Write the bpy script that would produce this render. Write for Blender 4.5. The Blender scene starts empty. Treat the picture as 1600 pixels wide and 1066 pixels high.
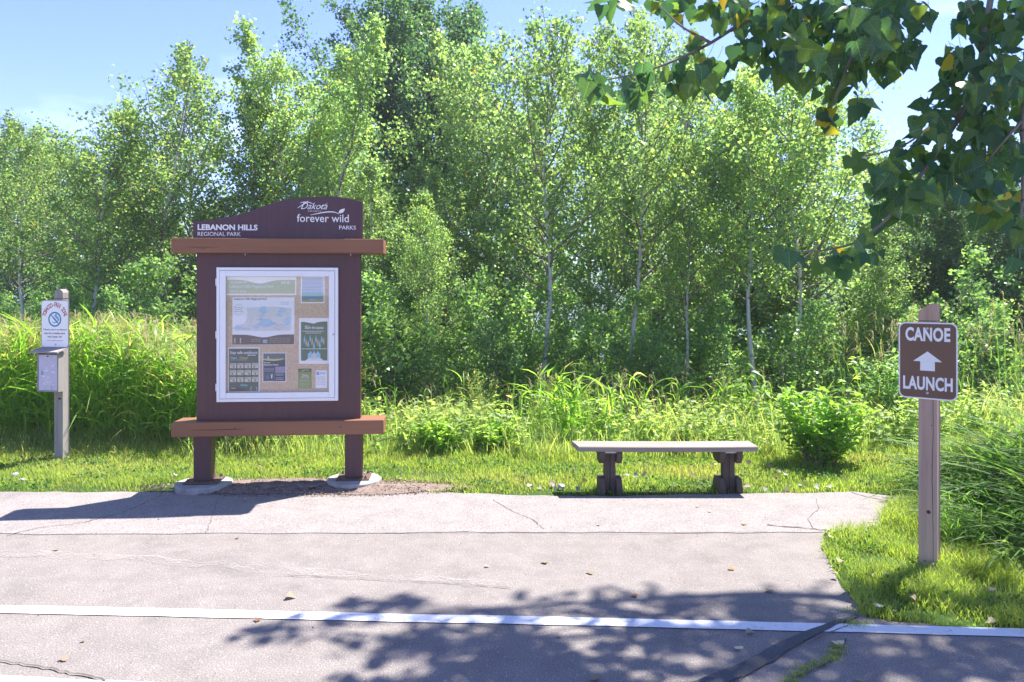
import bpy, math, random
import numpy as np
from mathutils import Vector, Matrix

random.seed(7)
rng = np.random.default_rng(11)
R = math.radians
PI = math.pi
SC = bpy.context.scene
COL = SC.collection

# ------------------------------------------------------------------ camera, sky, sun, exposure
F = 1155.0          # focal length in pixels of the 1600 px wide picture
EYE = 1.6           # eye height
cam_d = bpy.data.cameras.new('camera')
cam = bpy.data.objects.new('camera', cam_d)
COL.objects.link(cam)
cam.location = (0, 0, EYE)
cam.rotation_euler = (R(90), 0, 0)
cam_d.sensor_width = 36
cam_d.lens = 36 * F / 1600
cam_d.shift_y = -75 / 1600
cam_d.clip_start = 0.05
cam_d.clip_end = 3000
SC.camera = cam

SUN_ELEV = R(60)
SUN_AZ = math.atan2(0.78, 0.66)       # from +Y towards +X
world = bpy.data.worlds.new('World')
SC.world = world
world.use_nodes = True
wn = world.node_tree
wn.nodes.clear()
w_out = wn.nodes.new('ShaderNodeOutputWorld')
w_bg = wn.nodes.new('ShaderNodeBackground')
w_sky = wn.nodes.new('ShaderNodeTexSky')
w_sky.sky_type = 'NISHITA'
w_sky.sun_disc = False
w_sky.sun_elevation = SUN_ELEV
w_sky.sun_rotation = SUN_AZ
w_sky.altitude = 200
w_sky.air_density = 1.0
w_sky.dust_density = 0.25
w_sky.ozone_density = 3.5
w_bg.inputs['Strength'].default_value = 0.11
# thin fair-weather clouds low in the sky
w_tc = wn.nodes.new('ShaderNodeTexCoord')
w_map = wn.nodes.new('ShaderNodeMapping')
w_map.inputs['Scale'].default_value = (2.2, 2.2, 6.0)
w_map.inputs['Location'].default_value = (0.35, 0.1, 0.2)
w_no = wn.nodes.new('ShaderNodeTexNoise')
w_no.inputs['Scale'].default_value = 1.6
w_no.inputs['Detail'].default_value = 6
w_ra = wn.nodes.new('ShaderNodeValToRGB')
w_ra.color_ramp.elements[0].position = 0.56
w_ra.color_ramp.elements[0].color = (0, 0, 0, 1)
w_ra.color_ramp.elements[1].position = 0.85
w_ra.color_ramp.elements[1].color = (0.5, 0.5, 0.5, 1)
w_mx = wn.nodes.new('ShaderNodeMix')
w_mx.data_type = 'RGBA'
w_mx.inputs['B'].default_value = (6.0, 6.6, 8.0, 1)
wn.links.new(w_tc.outputs['Generated'], w_map.inputs['Vector'])
wn.links.new(w_map.outputs['Vector'], w_no.inputs['Vector'])
wn.links.new(w_no.outputs['Fac'], w_ra.inputs['Fac'])
wn.links.new(w_ra.outputs['Color'], w_mx.inputs['Factor'])
w_tint = wn.nodes.new('ShaderNodeMix')
w_tint.data_type = 'RGBA'
w_tint.blend_type = 'MULTIPLY'
w_tint.inputs['Factor'].default_value = 1.0
w_tint.inputs['B'].default_value = (0.575, 0.545, 0.78, 1)
wn.links.new(w_sky.outputs['Color'], w_tint.inputs['A'])
wn.links.new(w_tint.outputs['Result'], w_mx.inputs['A'])
wn.links.new(w_mx.outputs['Result'], w_bg.inputs['Color'])
wn.links.new(w_bg.outputs['Background'], w_out.inputs['Surface'])

sun_d = bpy.data.lights.new('sun', 'SUN')
sun = bpy.data.objects.new('sun', sun_d)
COL.objects.link(sun)
sun_d.energy = 3.7
sun_d.angle = R(0.55)
sun_d.color = (1.0, 0.955, 0.89)
sdir = Vector((math.sin(SUN_AZ) * math.cos(SUN_ELEV), math.cos(SUN_AZ) * math.cos(SUN_ELEV), math.sin(SUN_ELEV)))
sun.rotation_euler = sdir.to_track_quat('Z', 'Y').to_euler()
sun.location = (20, 20, 40)

vs = SC.view_settings
vs.view_transform = 'Standard'
vs.look = 'None'
vs.exposure = 1.98
vs.gamma = 1
vs.use_curve_mapping = False
SC.cycles.max_bounces = 12
SC.cycles.transparent_max_bounces = 8
SC.cycles.diffuse_bounces = 6
SC.cycles.transmission_bounces = 8
SC.cycles.glossy_bounces = 2


# ------------------------------------------------------------------ helpers
def P(px, py, Y):
    """the place at distance Y that the picture shows at (px, py)"""
    return ((px - 800) * Y / F, Y, EYE - (py - 458) * Y / F)


def G(px, py):
    """the place on the flat ground that the picture shows at (px, py)"""
    Y = EYE * F / (py - 458)
    return ((px - 800) * Y / F, Y)


def tag(o, label=None, cat=None, group=None, kind=None):
    if label: o['label'] = label
    if cat: o['category'] = cat
    if group: o['group'] = group
    if kind: o['kind'] = kind
    return o


def empty(name, loc=(0, 0, 0), rz=0.0, parent=None):
    o = bpy.data.objects.new(name, None)
    COL.objects.link(o)
    o.location = loc
    o.rotation_euler = (0, 0, rz)
    o.empty_display_size = 0.2
    if parent: o.parent = parent
    return o


def link(name, me, parent=None, loc=(0, 0, 0), rot=(0, 0, 0)):
    o = bpy.data.objects.new(name, me)
    COL.objects.link(o)
    o.location = loc
    o.rotation_euler = rot
    if parent: o.parent = parent
    return o


LEAFY = set()


class Geo:
    """collects vertices and faces, then makes ONE mesh object"""
    def __init__(s):
        s.V = []; s.F = {}; s.T = []; s.n = 0

    def add(s, V, faces, tint=0.5):
        V = np.asarray(V, dtype=np.float32).reshape(-1, 3)
        for f in faces:
            f = np.asarray(f, dtype=np.int32)
            if f.ndim == 1: f = f[None]
            s.F.setdefault(f.shape[1], []).append(f + s.n)
        t = np.asarray(tint, dtype=np.float32)
        s.T.append(np.full(len(V), t) if t.ndim == 0 else t)
        s.V.append(V); s.n += len(V)
        return s

    def box(s, x0, x1, y0, y1, z0, z1):
        V = [(x0, y0, z0), (x1, y0, z0), (x1, y1, z0), (x0, y1, z0), (x0, y0, z1), (x1, y0, z1), (x1, y1, z1), (x0, y1, z1)]
        return s.add(V, [[[0, 3, 2, 1], [4, 5, 6, 7], [0, 1, 5, 4], [1, 2, 6, 5], [2, 3, 7, 6], [3, 0, 4, 7]]])

    def prism(s, pts, y0, y1):
        """outline in x,z pushed from y0 to y1"""
        n = len(pts)
        V = [(x, y0, z) for x, z in pts] + [(x, y1, z) for x, z in pts]
        s.add(V, [list(range(n)), list(range(2 * n - 1, n - 1, -1))] + [[[i, (i + 1) % n + 0, (i + 1) % n + n, i + n] for i in range(n)]])
        return s

    def tube(s, pts, rad, sides=6, cap=True, tint=0.5):
        pts = np.asarray(pts, dtype=float); n = len(pts)
        rad = np.broadcast_to(np.asarray(rad, dtype=float), (n,))
        t = np.gradient(pts, axis=0)
        t /= np.linalg.norm(t, axis=1)[:, None] + 1e-9
        ref = np.array([0.31, 0.95, 0.05]) if abs(t[0][2]) > 0.5 else np.array([0.05, 0.1, 1.0])
        a = np.cross(t, ref); a /= np.linalg.norm(a, axis=1)[:, None] + 1e-9
        b = np.cross(t, a)
        ang = np.arange(sides) * 2 * PI / sides
        V = pts[:, None] + rad[:, None, None] * (np.cos(ang)[None, :, None] * a[:, None] + np.sin(ang)[None, :, None] * b[:, None])
        i = np.arange(n - 1)[:, None] * sides; j = np.arange(sides)[None]; k = (j + 1) % sides
        f = np.stack([i + j, i + k, i + sides + k, i + sides + j], -1).reshape(-1, 4)
        fs = [f]
        if cap:
            fs += [list(range(sides))[::-1], [(n - 1) * sides + q for q in range(sides)]]
        return s.add(V.reshape(-1, 3), fs, tint)

    def mesh(s, name, mat, smooth=False, bevel=0):
        me = bpy.data.meshes.new(name)
        V = np.concatenate(s.V)
        me.vertices.add(len(V)); me.vertices.foreach_set('co', V.ravel())
        loops = []; starts = []; c = 0
        for k in sorted(s.F):
            f = np.concatenate(s.F[k])
            loops.append(f.ravel()); starts.append(c + np.arange(len(f)) * k); c += f.size
        loops = np.concatenate(loops); starts = np.concatenate(starts)
        me.loops.add(len(loops)); me.loops.foreach_set('vertex_index', loops)
        me.polygons.add(len(starts)); me.polygons.foreach_set('loop_start', starts.astype(np.int32))
        T = np.concatenate(s.T)
        at = me.attributes.new('tint', 'FLOAT', 'POINT'); at.data.foreach_set('value', T)
        me.materials.append(mat)
        me.update(calc_edges=True)
        soft = smooth or mat.name in LEAFY
        me.polygons.foreach_set('use_smooth', np.full(len(starts), soft, dtype=bool))
        return me

    def obj(s, name, mat, parent=None, smooth=False, bevel=0, loc=(0, 0, 0), rot=(0, 0, 0)):
        o = link(name, s.mesh(name, mat, smooth), parent, loc, rot)
        if bevel:
            m = o.modifiers.new('bevel', 'BEVEL'); m.width = bevel; m.segments = 2; m.limit_method = 'ANGLE'
        return o


def unit(a):
    return a / (np.linalg.norm(a, axis=-1, keepdims=True) + 1e-9)


# leaf outlines: (along, across, lift) and faces
T_DIAMOND = (np.array([(0, 0, 0), (.42, .5, .14), (1, 0, 0), (.42, -.5, .14)]), [[0, 3, 2, 1]])
T_HEX = (np.array([(0, 0, 0), (.22, .40, .09), (.6, .38, .10), (1, 0, -.05), (.6, -.38, .10), (.22, -.40, .09)]),
         [[0, 3, 2, 1], [0, 5, 4, 3]])
T_LANCE = (np.array([(0, 0, 0), (.3, .5, .08), (1, 0, -.22), (.3, -.5, .08)]), [[0, 3, 2, 1]])


def cotton_template(curl, seed):
    r = random.Random(seed)
    half = [(-.09, .16), (-.07, .33), (.02, .46), (.12, .53), (.20, .50), (.27, .52), (.33, .46), (.42, .45), (.48, .38), (.57, .35),
            (.63, .27), (.72, .235), (.78, .155), (.88, .10)]
    pts = [(0, 0, 0), (.5, 0, -.02 * 0), (1.0, 0, 0)]
    L = []; Rr = []
    for x, y in half:
        L.append((x, y * (1 + r.uniform(-.05, .05)), 0)); Rr.append((x, -y * (1 + r.uniform(-.05, .05)), 0))
    V = pts + L + Rr
    V2 = []
    for x, y, z in V:
        z = curl * (y * y) * 1.1 - curl * .55 * x * x + .02 * math.sin(11 * x + 5 * y + seed)
        V2.append((x, y, z))
    n = len(half)
    f1 = [0] + [3 + i for i in range(n)] + [2, 1]
    f2 = [0, 1, 2] + [3 + n + i for i in range(n - 1, -1, -1)]
    return np.array(V2), [f1[::-1], f2[::-1]]


def scatter(g, tpl, pos, D, N, L, W, tint):
    """put a leaf outline at every position: D = direction, N = rough normal"""
    tv, tf = tpl
    D = unit(D); S = unit(np.cross(N, D)); N2 = np.cross(D, S)
    L = np.broadcast_to(L, (len(pos),)); W = np.broadcast_to(W, (len(pos),))
    V = (pos[:, None] + tv[None, :, 0:1] * (D * L[:, None])[:, None] + tv[None, :, 1:2] * (S * W[:, None])[:, None]
         + tv[None, :, 2:3] * (N2 * L[:, None])[:, None])
    k = len(tv); base = (np.arange(len(pos)) * k)[:, None]
    faces = [base + np.array(f)[None] for f in tf]
    g.add(V.reshape(-1, 3), faces, np.repeat(np.broadcast_to(tint, (len(pos),)), k))


def blades(g, base, h, head, bend, w, tint, nseg=3, droop=0.0, tilt=None):
    """ribbons of grass"""
    n = len(base)
    h = np.broadcast_to(h, (n,)); bend = np.broadcast_to(bend, (n,)); w = np.broadcast_to(w, (n,))
    droop = np.broadcast_to(droop, (n,))
    t = np.linspace(0, 1, nseg + 1)
    dirv = np.stack([np.cos(head), np.sin(head), np.zeros(n)], -1)
    side = np.stack([-np.sin(head), np.cos(head), np.zeros(n)], -1)
    if tilt is not None:
        side = side + np.stack([np.zeros(n), np.zeros(n), tilt], -1)
    up = (h[:, None] * (t[None] - droop[:, None] * t[None] ** 2.4))
    out = (h * bend)[:, None] * t[None] ** 1.8
    c = base[:, None] + dirv[:, None] * out[..., None]
    c[..., 2] += up
    ww = w[:, None] * (0.55 + 0.6 * t[None]) * (1 - t[None] ** 2.2) * 0.5 + 0.0004
    V = np.stack([c - side[:, None] * ww[..., None], c + side[:, None] * ww[..., None]], 2)  # n, t, 2, 3
    k = (nseg + 1) * 2
    b = (np.arange(n) * k)[:, None, None]
    q = (np.arange(nseg) * 2)[None, :, None]
    f = (b + q + np.array([0, 1, 3, 2])[None, None]).reshape(-1, 4)
    g.add(V.reshape(-1, 3), [f], np.repeat(np.broadcast_to(tint, (n,)), k))


def rand_dirs(n, up=0.0, spread=1.0):
    v = rng.normal(size=(n, 3)) * spread
    v[:, 2] += up
    return unit(v)


# ------------------------------------------------------------------ materials
def mat(name):
    m = bpy.data.materials.new(name); m.use_nodes = True
    nt = m.node_tree
    return m, nt, nt.nodes['Principled BSDF'], nt.nodes['Material Output']


def ramp(nt, fac, stops, interp='LINEAR'):
    r = nt.nodes.new('ShaderNodeValToRGB')
    r.color_ramp.interpolation = interp
    el = r.color_ramp.elements
    while len(el) < len(stops): el.new(0.5)
    for e, (p, c) in zip(el, stops):
        e.position = p; e.color = (*c, 1) if len(c) == 3 else c
    nt.links.new(fac, r.inputs['Fac'])
    return r.outputs['Color']


def noise(nt, scale, detail=4, rough=0.5, vec=None, dist=0.0, out='Fac'):
    n = nt.nodes.new('ShaderNodeTexNoise')
    n.inputs['Scale'].default_value = scale; n.inputs['Detail'].default_value = detail
    n.inputs['Roughness'].default_value = rough; n.inputs['Distortion'].default_value = dist
    if vec is not None: nt.links.new(vec, n.inputs['Vector'])
    return n.outputs[out]


def coords(nt, scale=(1, 1, 1), kind='Object'):
    t = nt.nodes.new('ShaderNodeTexCoord'); m = nt.nodes.new('ShaderNodeMapping')
    m.inputs['Scale'].default_value = scale
    nt.links.new(t.outputs[kind], m.inputs['Vector'])
    return m.outputs['Vector']


def mix(nt, fac, a, b, blend='MIX'):
    m = nt.nodes.new('ShaderNodeMix'); m.data_type = 'RGBA'; m.blend_type = blend
    for k, v in (('Factor', fac), ('A', a), ('B', b)):
        if isinstance(v, (int, float)): m.inputs[k].default_value = v
        elif isinstance(v, tuple): m.inputs[k].default_value = (*v, 1)
        else: nt.links.new(v, m.inputs[k])
    return m.outputs['Result']


def bump(nt, h, bsdf, strength=0.3, dist=0.01):
    b = nt.nodes.new('ShaderNodeBump')
    b.inputs['Strength'].default_value = strength; b.inputs['Distance'].default_value = dist
    nt.links.new(h, b.inputs['Height']); nt.links.new(b.outputs['Normal'], bsdf.inputs['Normal'])


def plain(name, col, rough=0.6, metal=0.0, vary=0.12, scale=30):
    m, nt, b, _ = mat(name)
    v = coords(nt)
    n = noise(nt, scale, 5, 0.6, v)
    c2 = tuple(max(0, c * (1 - vary)) for c in col); c3 = tuple(min(1, c * (1 + vary)) for c in col)
    nt.links.new(ramp(nt, n, [(0.3, c2), (0.7, c3)]), b.inputs['Base Color'])
    b.inputs['Roughness'].default_value = rough; b.inputs['Metallic'].default_value = metal
    return m


def leaf_mat(name, stops, trans=0.42, tr_gain=1.35, obj_var=0.25, rough=0.42, use_obj=False, spec=0.35, veins=False):
    m, nt, b, out = mat(name)
    LEAFY.add(m.name)
    if use_obj:
        oi = nt.nodes.new('ShaderNodeObjectInfo'); fac = oi.outputs['Random']
    else:
        a = nt.nodes.new('ShaderNodeAttribute'); a.attribute_name = 'tint'; fac = a.outputs['Fac']
    col = ramp(nt, fac, stops)
    if obj_var and not use_obj:
        oi = nt.nodes.new('ShaderNodeObjectInfo')
        hs = nt.nodes.new('ShaderNodeHueSaturation')
        mr = nt.nodes.new('ShaderNodeMapRange')
        mr.inputs['To Min'].default_value = 1 - obj_var; mr.inputs['To Max'].default_value = 1 + obj_var
        nt.links.new(oi.outputs['Random'], mr.inputs['Value'])
        nt.links.new(mr.outputs['Result'], hs.inputs['Value'])
        nt.links.new(col, hs.inputs['Color']); col = hs.outputs['Color']
    if veins:      # midrib and side veins follow the blade's own axes
        tc = nt.nodes.new('ShaderNodeTexCoord'); sx = nt.nodes.new('ShaderNodeSeparateXYZ')
        nt.links.new(tc.outputs['Object'], sx.inputs[0])
        def M_(op, a, b_=None, c_=None):
            q = nt.nodes.new('ShaderNodeMath'); q.operation = op
            for k, v in enumerate((a, b_, c_)):
                if v is None: continue
                if isinstance(v, (int, float)): q.inputs[k].default_value = v
                else: nt.links.new(v, q.inputs[k])
            return q.outputs[0]
        ay = M_('ABSOLUTE', sx.outputs['Y'])
        rib = M_('LESS_THAN', ay, 0.014)
        sv = M_('LESS_THAN', M_('ABSOLUTE', M_('SUBTRACT', M_('FRACT', M_('MULTIPLY', M_('SUBTRACT', sx.outputs['X'], M_('MULTIPLY', ay, 0.7)), 6.0)), 0.5)), 0.045)
        vm = M_('MULTIPLY', M_('MAXIMUM', rib, M_('MULTIPLY', sv, 0.5)), 0.5)
        col = mix(nt, vm, col, (0.26, 0.34, 0.12))
        blot = ramp(nt, noise(nt, 3.0, 4, 0.6, tc.outputs['Object']), [(0.3, (0.75, 0.78, 0.75)), (0.7, (1.2, 1.15, 1.1))])
        col = mix(nt, 1.0, col, blot, 'MULTIPLY')
    nt.links.new(col, b.inputs['Base Color'])
    b.inputs['Roughness'].default_value = rough
    b.inputs['Specular IOR Level'].default_value = spec
    tr = nt.nodes.new('ShaderNodeBsdfTranslucent')
    g = mix(nt, 1.0, col, (tr_gain * 1.15, tr_gain * 1.2, tr_gain * 0.6), 'MULTIPLY')
    nt.links.new(g, tr.inputs['Color'])
    ms = nt.nodes.new('ShaderNodeMixShader'); ms.inputs['Fac'].default_value = trans
    nt.links.new(b.outputs['BSDF'], ms.inputs[1]); nt.links.new(tr.outputs['BSDF'], ms.inputs[2])
    nt.links.new(ms.outputs['Shader'], out.inputs['Surface'])
    return m


def wood(name, c_dark, c_light, axis=2, grain=1.0, rough=0.75, knots=True):
    m, nt, b, _ = mat(name)
    sc = [38, 38, 38]; sc[axis] = 1.6
    v = coords(nt, tuple(s * grain for s in sc))
    n1 = noise(nt, 1.0, 6, 0.62, v, 0.6)
    sc2 = [7, 7, 7]; sc2[axis] = 1.1
    n2 = noise(nt, 1.0, 3, 0.5, coords(nt, tuple(sc2)))
    base = ramp(nt, n1, [(0.28, c_dark), (0.72, c_light)])
    base = mix(nt, 0.35, base, ramp(nt, n2, [(0.3, tuple(c * 0.55 for c in c_light)), (0.75, tuple(min(1, c * 1.25) for c in c_light))]))
    sc3 = [60, 60, 60]; sc3[axis] = 0.9
    n3 = noise(nt, 1.0, 2, 0.5, coords(nt, tuple(sc3)))
    crack = ramp(nt, n3, [(0.27, (0.25, 0.25, 0.25)), (0.33, (1, 1, 1))])
    base = mix(nt, 1.0, base, crack, 'MULTIPLY')
    nt.links.new(base, b.inputs['Base Color'])
    b.inputs['Roughness'].default_value = rough
    b.inputs['Specular IOR Level'].default_value = 0.25
    bump(nt, n1, b, 0.35, 0.004)
    return m


def asphalt(name, dark, light, pink, speck=0.5):
    m, nt, b, _ = mat(name)
    v = coords(nt)
    big = noise(nt, 0.7, 5, 0.6, v, 0.4)
    mid = noise(nt, 5.5, 6, 0.65, v)
    fine = noise(nt, 150, 3, 0.6, v)
    vo = nt.nodes.new('ShaderNodeTexVoronoi'); vo.inputs['Scale'].default_value = 95
    nt.links.new(v, vo.inputs['Vector'])
    col = ramp(nt, big, [(0.3, dark), (0.55, light), (0.75, pink)])
    col = mix(nt, 0.35, col, ramp(nt, mid, [(0.3, tuple(c * 0.68 for c in dark)), (0.7, tuple(c * 1.3 for c in light))]))
    col = mix(nt, 0.55, col, ramp(nt, fine, [(0.36, (0.35, 0.35, 0.36)), (0.5, (0.95, 0.95, 0.95)), (0.66, (1.5, 1.48, 1.45))]), 'MULTIPLY')
    st_n = noise(nt, 2.1, 8, 0.72, v, 0.8)
    col = mix(nt, 0.8, col, ramp(nt, st_n, [(0.30, (0.80, 0.80, 0.82)), (0.46, (1, 1, 1)), (0.62, (1, 1, 1)), (0.75, (1.10, 1.08, 1.05))]), 'MULTIPLY')
    pit = noise(nt, 42, 3, 0.55, v)
    col = mix(nt, 0.7, col, ramp(nt, pit, [(0.27, (0.45, 0.43, 0.42)), (0.34, (1, 1, 1))]), 'MULTIPLY')
    # pale stones of the aggregate, one random value per cell
    sep = nt.nodes.new('ShaderNodeSeparateColor'); nt.links.new(vo.outputs['Color'], sep.inputs['Color'])
    st = ramp(nt, sep.outputs['Red'], [(0.86, (0, 0, 0)), (0.93, (1, 1, 1))])
    ed = ramp(nt, vo.outputs['Distance'], [(0.25, (1, 1, 1)), (0.45, (0, 0, 0))])
    msk = mix(nt, 1.0, st, ed, 'MULTIPLY')
    ms = nt.nodes.new('ShaderNodeMath'); ms.operation = 'MULTIPLY'; ms.inputs[1].default_value = speck
    nt.links.new(msk, ms.inputs[0])
    col = mix(nt, ms.outputs[0], col, (0.52, 0.50, 0.48))
    nt.links.new(col, b.inputs['Base Color'])
    b.inputs['Roughness'].default_value = 0.9
    b.inputs['Specular IOR Level'].default_value = 0.18
    hm = mix(nt, 0.6, fine, vo.outputs['Distance'])
    bump(nt, hm, b, 0.55, 0.006)
    return m


def painted(name, col, rough=0.42):
    m, nt, b, _ = mat(name)
    big = noise(nt, 2.2, 6, 0.65, coords(nt))
    run = noise(nt, 1.0, 5, 0.65, coords(nt, (26, 26, 1.3)))
    fine = noise(nt, 90, 4, 0.6, coords(nt))
    c = ramp(nt, big, [(0.3, tuple(x * 0.85 for x in col)), (0.7, tuple(x * 1.12 for x in col))])
    c = mix(nt, 0.5, c, ramp(nt, run, [(0.30, (0.72, 0.72, 0.72)), (0.5, (1, 1, 1)), (0.72, (1.35, 1.3, 1.3))]), 'MULTIPLY')
    c = mix(nt, ramp(nt, fine, [(0.66, (0, 0, 0)), (0.74, (0.35, 0.35, 0.35))]), c, (0.20, 0.16, 0.15))
    nt.links.new(c, b.inputs['Base Color'])
    nt.links.new(ramp(nt, big, [(0.3, (rough * .8,) * 3), (0.7, (rough * 1.3,) * 3)]), b.inputs['Roughness'])
    bump(nt, run, b, 0.12, 0.003)
    return m


M = {}
M['road'] = asphalt('asphalt road', (0.190, 0.168, 0.155), (0.215, 0.191, 0.176), (0.235, 0.208, 0.188), 0.35)
M['path'] = asphalt('pale old asphalt', (0.235, 0.208, 0.196), (0.247, 0.219, 0.206), (0.258, 0.229, 0.215), 0.4)
M['tar'] = asphalt('crack sealing tar', (0.075, 0.077, 0.082), (0.095, 0.098, 0.103), (0.12, 0.12, 0.125), 0.1)
M['crack'] = plain('crack dirt', (0.085, 0.072, 0.06), 0.95)
M['maroon'] = painted('maroon panel', (0.078, 0.026, 0.030))
M['topper'] = painted('aubergine topper panel', (0.072, 0.024, 0.036), 0.40)
M['rail'] = wood('red brown rail', (0.220, 0.098, 0.052), (0.270, 0.126, 0.070), 0, 0.7, 0.5)
M['kleg'] = painted('dull maroon post', (0.085, 0.038, 0.038), 0.6)
M['letter'] = plain('white vinyl lettering', (0.84, 0.82, 0.80), 0.5, 0, 0.05)
M['alu'] = plain('white aluminium frame', (0.80, 0.80, 0.80), 0.34, 0.0, 0.03, 6)
M['cork'] = plain('tan cork board', (0.60, 0.45, 0.31), 0.85, 0, 0.18, 60)
M['paper'] = plain('white paper', (0.84, 0.84, 0.84), 0.7, 0, 0.03)
M['steel'] = plain('galvanised steel', (0.42, 0.42, 0.42), 0.4, 0.7)
M['rust'] = plain('rusty base plate', (0.12, 0.075, 0.06), 0.7, 0.3, 0.3, 40)
M['wpost'] = wood('pinkish grey post wood', (0.38, 0.25, 0.18), (0.56, 0.39, 0.29), 2)
M['gpost'] = wood('grey weathered post wood', (0.20, 0.18, 0.165), (0.36, 0.32, 0.29), 2)
M['bench'] = wood('silvery bench wood', (0.16, 0.138, 0.118), (0.32, 0.28, 0.24), 0)
M['bleg'] = wood('dark bench leg wood', (0.050, 0.038, 0.032), (0.11, 0.085, 0.070), 2)
M['knot'] = plain('dark knot', (0.05, 0.03, 0.022), 0.7)
M['brown'] = plain('brown reflective sheet', (0.15, 0.074, 0.042), 0.38, 0, 0.10, 5)
M['signwhite'] = plain('white reflective sheet', (0.84, 0.83, 0.80), 0.4, 0, 0.03)


def concrete():
    m, nt, b, _ = mat('concrete footing')
    v = coords(nt)
    col = ramp(nt, noise(nt, 9, 8, 0.7, v), [(0.25, (0.17, 0.155, 0.14)), (0.5, (0.30, 0.28, 0.26)), (0.75, (0.42, 0.40, 0.37))])
    nt.links.new(col, b.inputs['Base Color']); b.inputs['Roughness'].default_value = 0.9
    bump(nt, noise(nt, 60, 4, 0.6, v), b, 0.5, 0.005)
    return m


M['concrete'] = concrete()


def paint_line():
    m, nt, b, out = mat('worn white road paint')
    v = coords(nt)
    n = noise(nt, 55, 5, 0.7, v)
    n2 = noise(nt, 5, 3, 0.6, v)
    s = mix(nt, 0.45, n, n2)
    col = ramp(nt, s, [(0.3, (0.42, 0.42, 0.43)), (0.5, (0.66, 0.66, 0.67))])
    nt.links.new(col, b.inputs['Base Color']); b.inputs['Roughness'].default_value = 0.7
    al = ramp(nt, s, [(0.34, (0, 0, 0)), (0.385, (1, 1, 1))])
    nt.links.new(al, b.inputs['Alpha'])
    bump(nt, noise(nt, 150, 3, 0.6, v), b, 0.4, 0.004)
    return m


M['paint'] = paint_line()


def faded():
    m, nt, b, out = mat('faded old paint dust')
    v = coords(nt)
    s = mix(nt, 0.5, noise(nt, 3.2, 5, 0.7, v), noise(nt, 60, 4, 0.7, v))
    b.inputs['Base Color'].default_value = (0.36, 0.32, 0.30, 1); b.inputs['Roughness'].default_value = 0.9
    nt.links.new(ramp(nt, s, [(0.46, (0, 0, 0)), (0.62, (0.6, 0.6, 0.6))]), b.inputs['Alpha'])
    return m


M['faded'] = faded()


def soil(name, a, c, green=None):
    m, nt, b, _ = mat(name)
    v = coords(nt)
    col = ramp(nt, noise(nt, 14, 8, 0.7, v), [(0.3, a), (0.7, c)])
    if green:
        col = mix(nt, ramp(nt, noise(nt, 2.2, 6, 0.6, v), [(0.36, (0, 0, 0)), (0.5, (1, 1, 1))]), col, green)
    nt.links.new(col, b.inputs['Base Color']); b.inputs['Roughness'].default_value = 0.95
    b.inputs['Specular IOR Level'].default_value = 0.1
    bump(nt, noise(nt, 45, 6, 0.7, v), b, 0.9, 0.02)
    return m


M['ground'] = soil('grassy soil', (0.045, 0.05, 0.02), (0.08, 0.09, 0.035), (0.05, 0.095, 0.02))
M['soil'] = soil('bare mulch soil', (0.15, 0.11, 0.09), (0.30, 0.23, 0.195))


def bark(name, pale, dark, amount=0.42):
    m, nt, b, _ = mat(name)
    v = coords(nt, (9, 9, 5))
    v2 = coords(nt, (5, 5, 22))
    c = ramp(nt, noise(nt, 1, 5, 0.7, v), [(0.3, tuple(p * 0.72 for p in pale)), (0.7, pale)])
    k = ramp(nt, noise(nt, 1, 4, 0.6, v2), [(amount - 0.05, (0, 0, 0)), (amount, (1, 1, 1))])
    c = mix(nt, k, dark, c)
    nt.links.new(c, b.inputs['Base Color']); b.inputs['Roughness'].default_value = 0.85
    b.inputs['Specular IOR Level'].default_value = 0.15
    bump(nt, noise(nt, 1, 6, 0.7, v), b, 0.4, 0.02)
    return m


M['aspen_bark'] = bark('pale aspen bark', (0.62, 0.61, 0.56), (0.09, 0.08, 0.07), 0.36)
M['grey_bark'] = bark('grey brown bark', (0.20, 0.18, 0.155), (0.06, 0.05, 0.04), 0.45)
M['twig'] = bark('twig bark', (0.24, 0.21, 0.17), (0.10, 0.08, 0.06), 0.4)

GR = [(0.0, (0.108, 0.188, 0.105)), (0.35, (0.160, 0.248, 0.115)), (0.70, (0.235, 0.312, 0.115)), (0.93, (0.25, 0.33, 0.09)), (0.97, (0.32, 0.26, 0.03)), (1.0, (0.42, 0.22, 0.03))]
M['leaf_aspen'] = leaf_mat('aspen leaves', GR, 0.55, 1.9, 0.15)
M['leaf_dark'] = leaf_mat('dark broad leaves', [(0, (0.050, 0.110, 0.068)), (0.5, (0.080, 0.155, 0.075)), (0.9, (0.13, 0.21, 0.075)), (1, (0.2, 0.24, 0.06))], 0.5, 1.8, 0.2)
M['leaf_bush'] = leaf_mat('thicket leaves', [(0, (0.115, 0.215, 0.100)), (0.5, (0.175, 0.290, 0.110)), (0.9, (0.27, 0.37, 0.11)), (1, (0.26, 0.29, 0.05))], 0.5, 1.8, 0.15)
M['leaf_shrub'] = leaf_mat('bright shrub leaves', [(0, (0.10, 0.22, 0.05)), (0.5, (0.18, 0.32, 0.05)), (1, (0.32, 0.40, 0.06))], 0.55, 1.8, 0.0)
M['lawn'] = leaf_mat('short grass', [(0, (0.17, 0.26, 0.05)), (0.5, (0.29, 0.37, 0.07)), (0.85, (0.39, 0.43, 0.12)), (0.93, (0.34, 0.29, 0.13)), (1, (0.45, 0.37, 0.2))], 0.5, 1.5, 0.0, 0.5)
M['reed'] = leaf_mat('tall grass', [(0, (0.13, 0.24, 0.04)), (0.5, (0.17, 0.31, 0.045)), (0.85, (0.26, 0.37, 0.07)), (0.95, (0.45, 0.42, 0.15)), (1, (0.5, 0.42, 0.2))], 0.6, 1.75, 0.0, 0.4)
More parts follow.
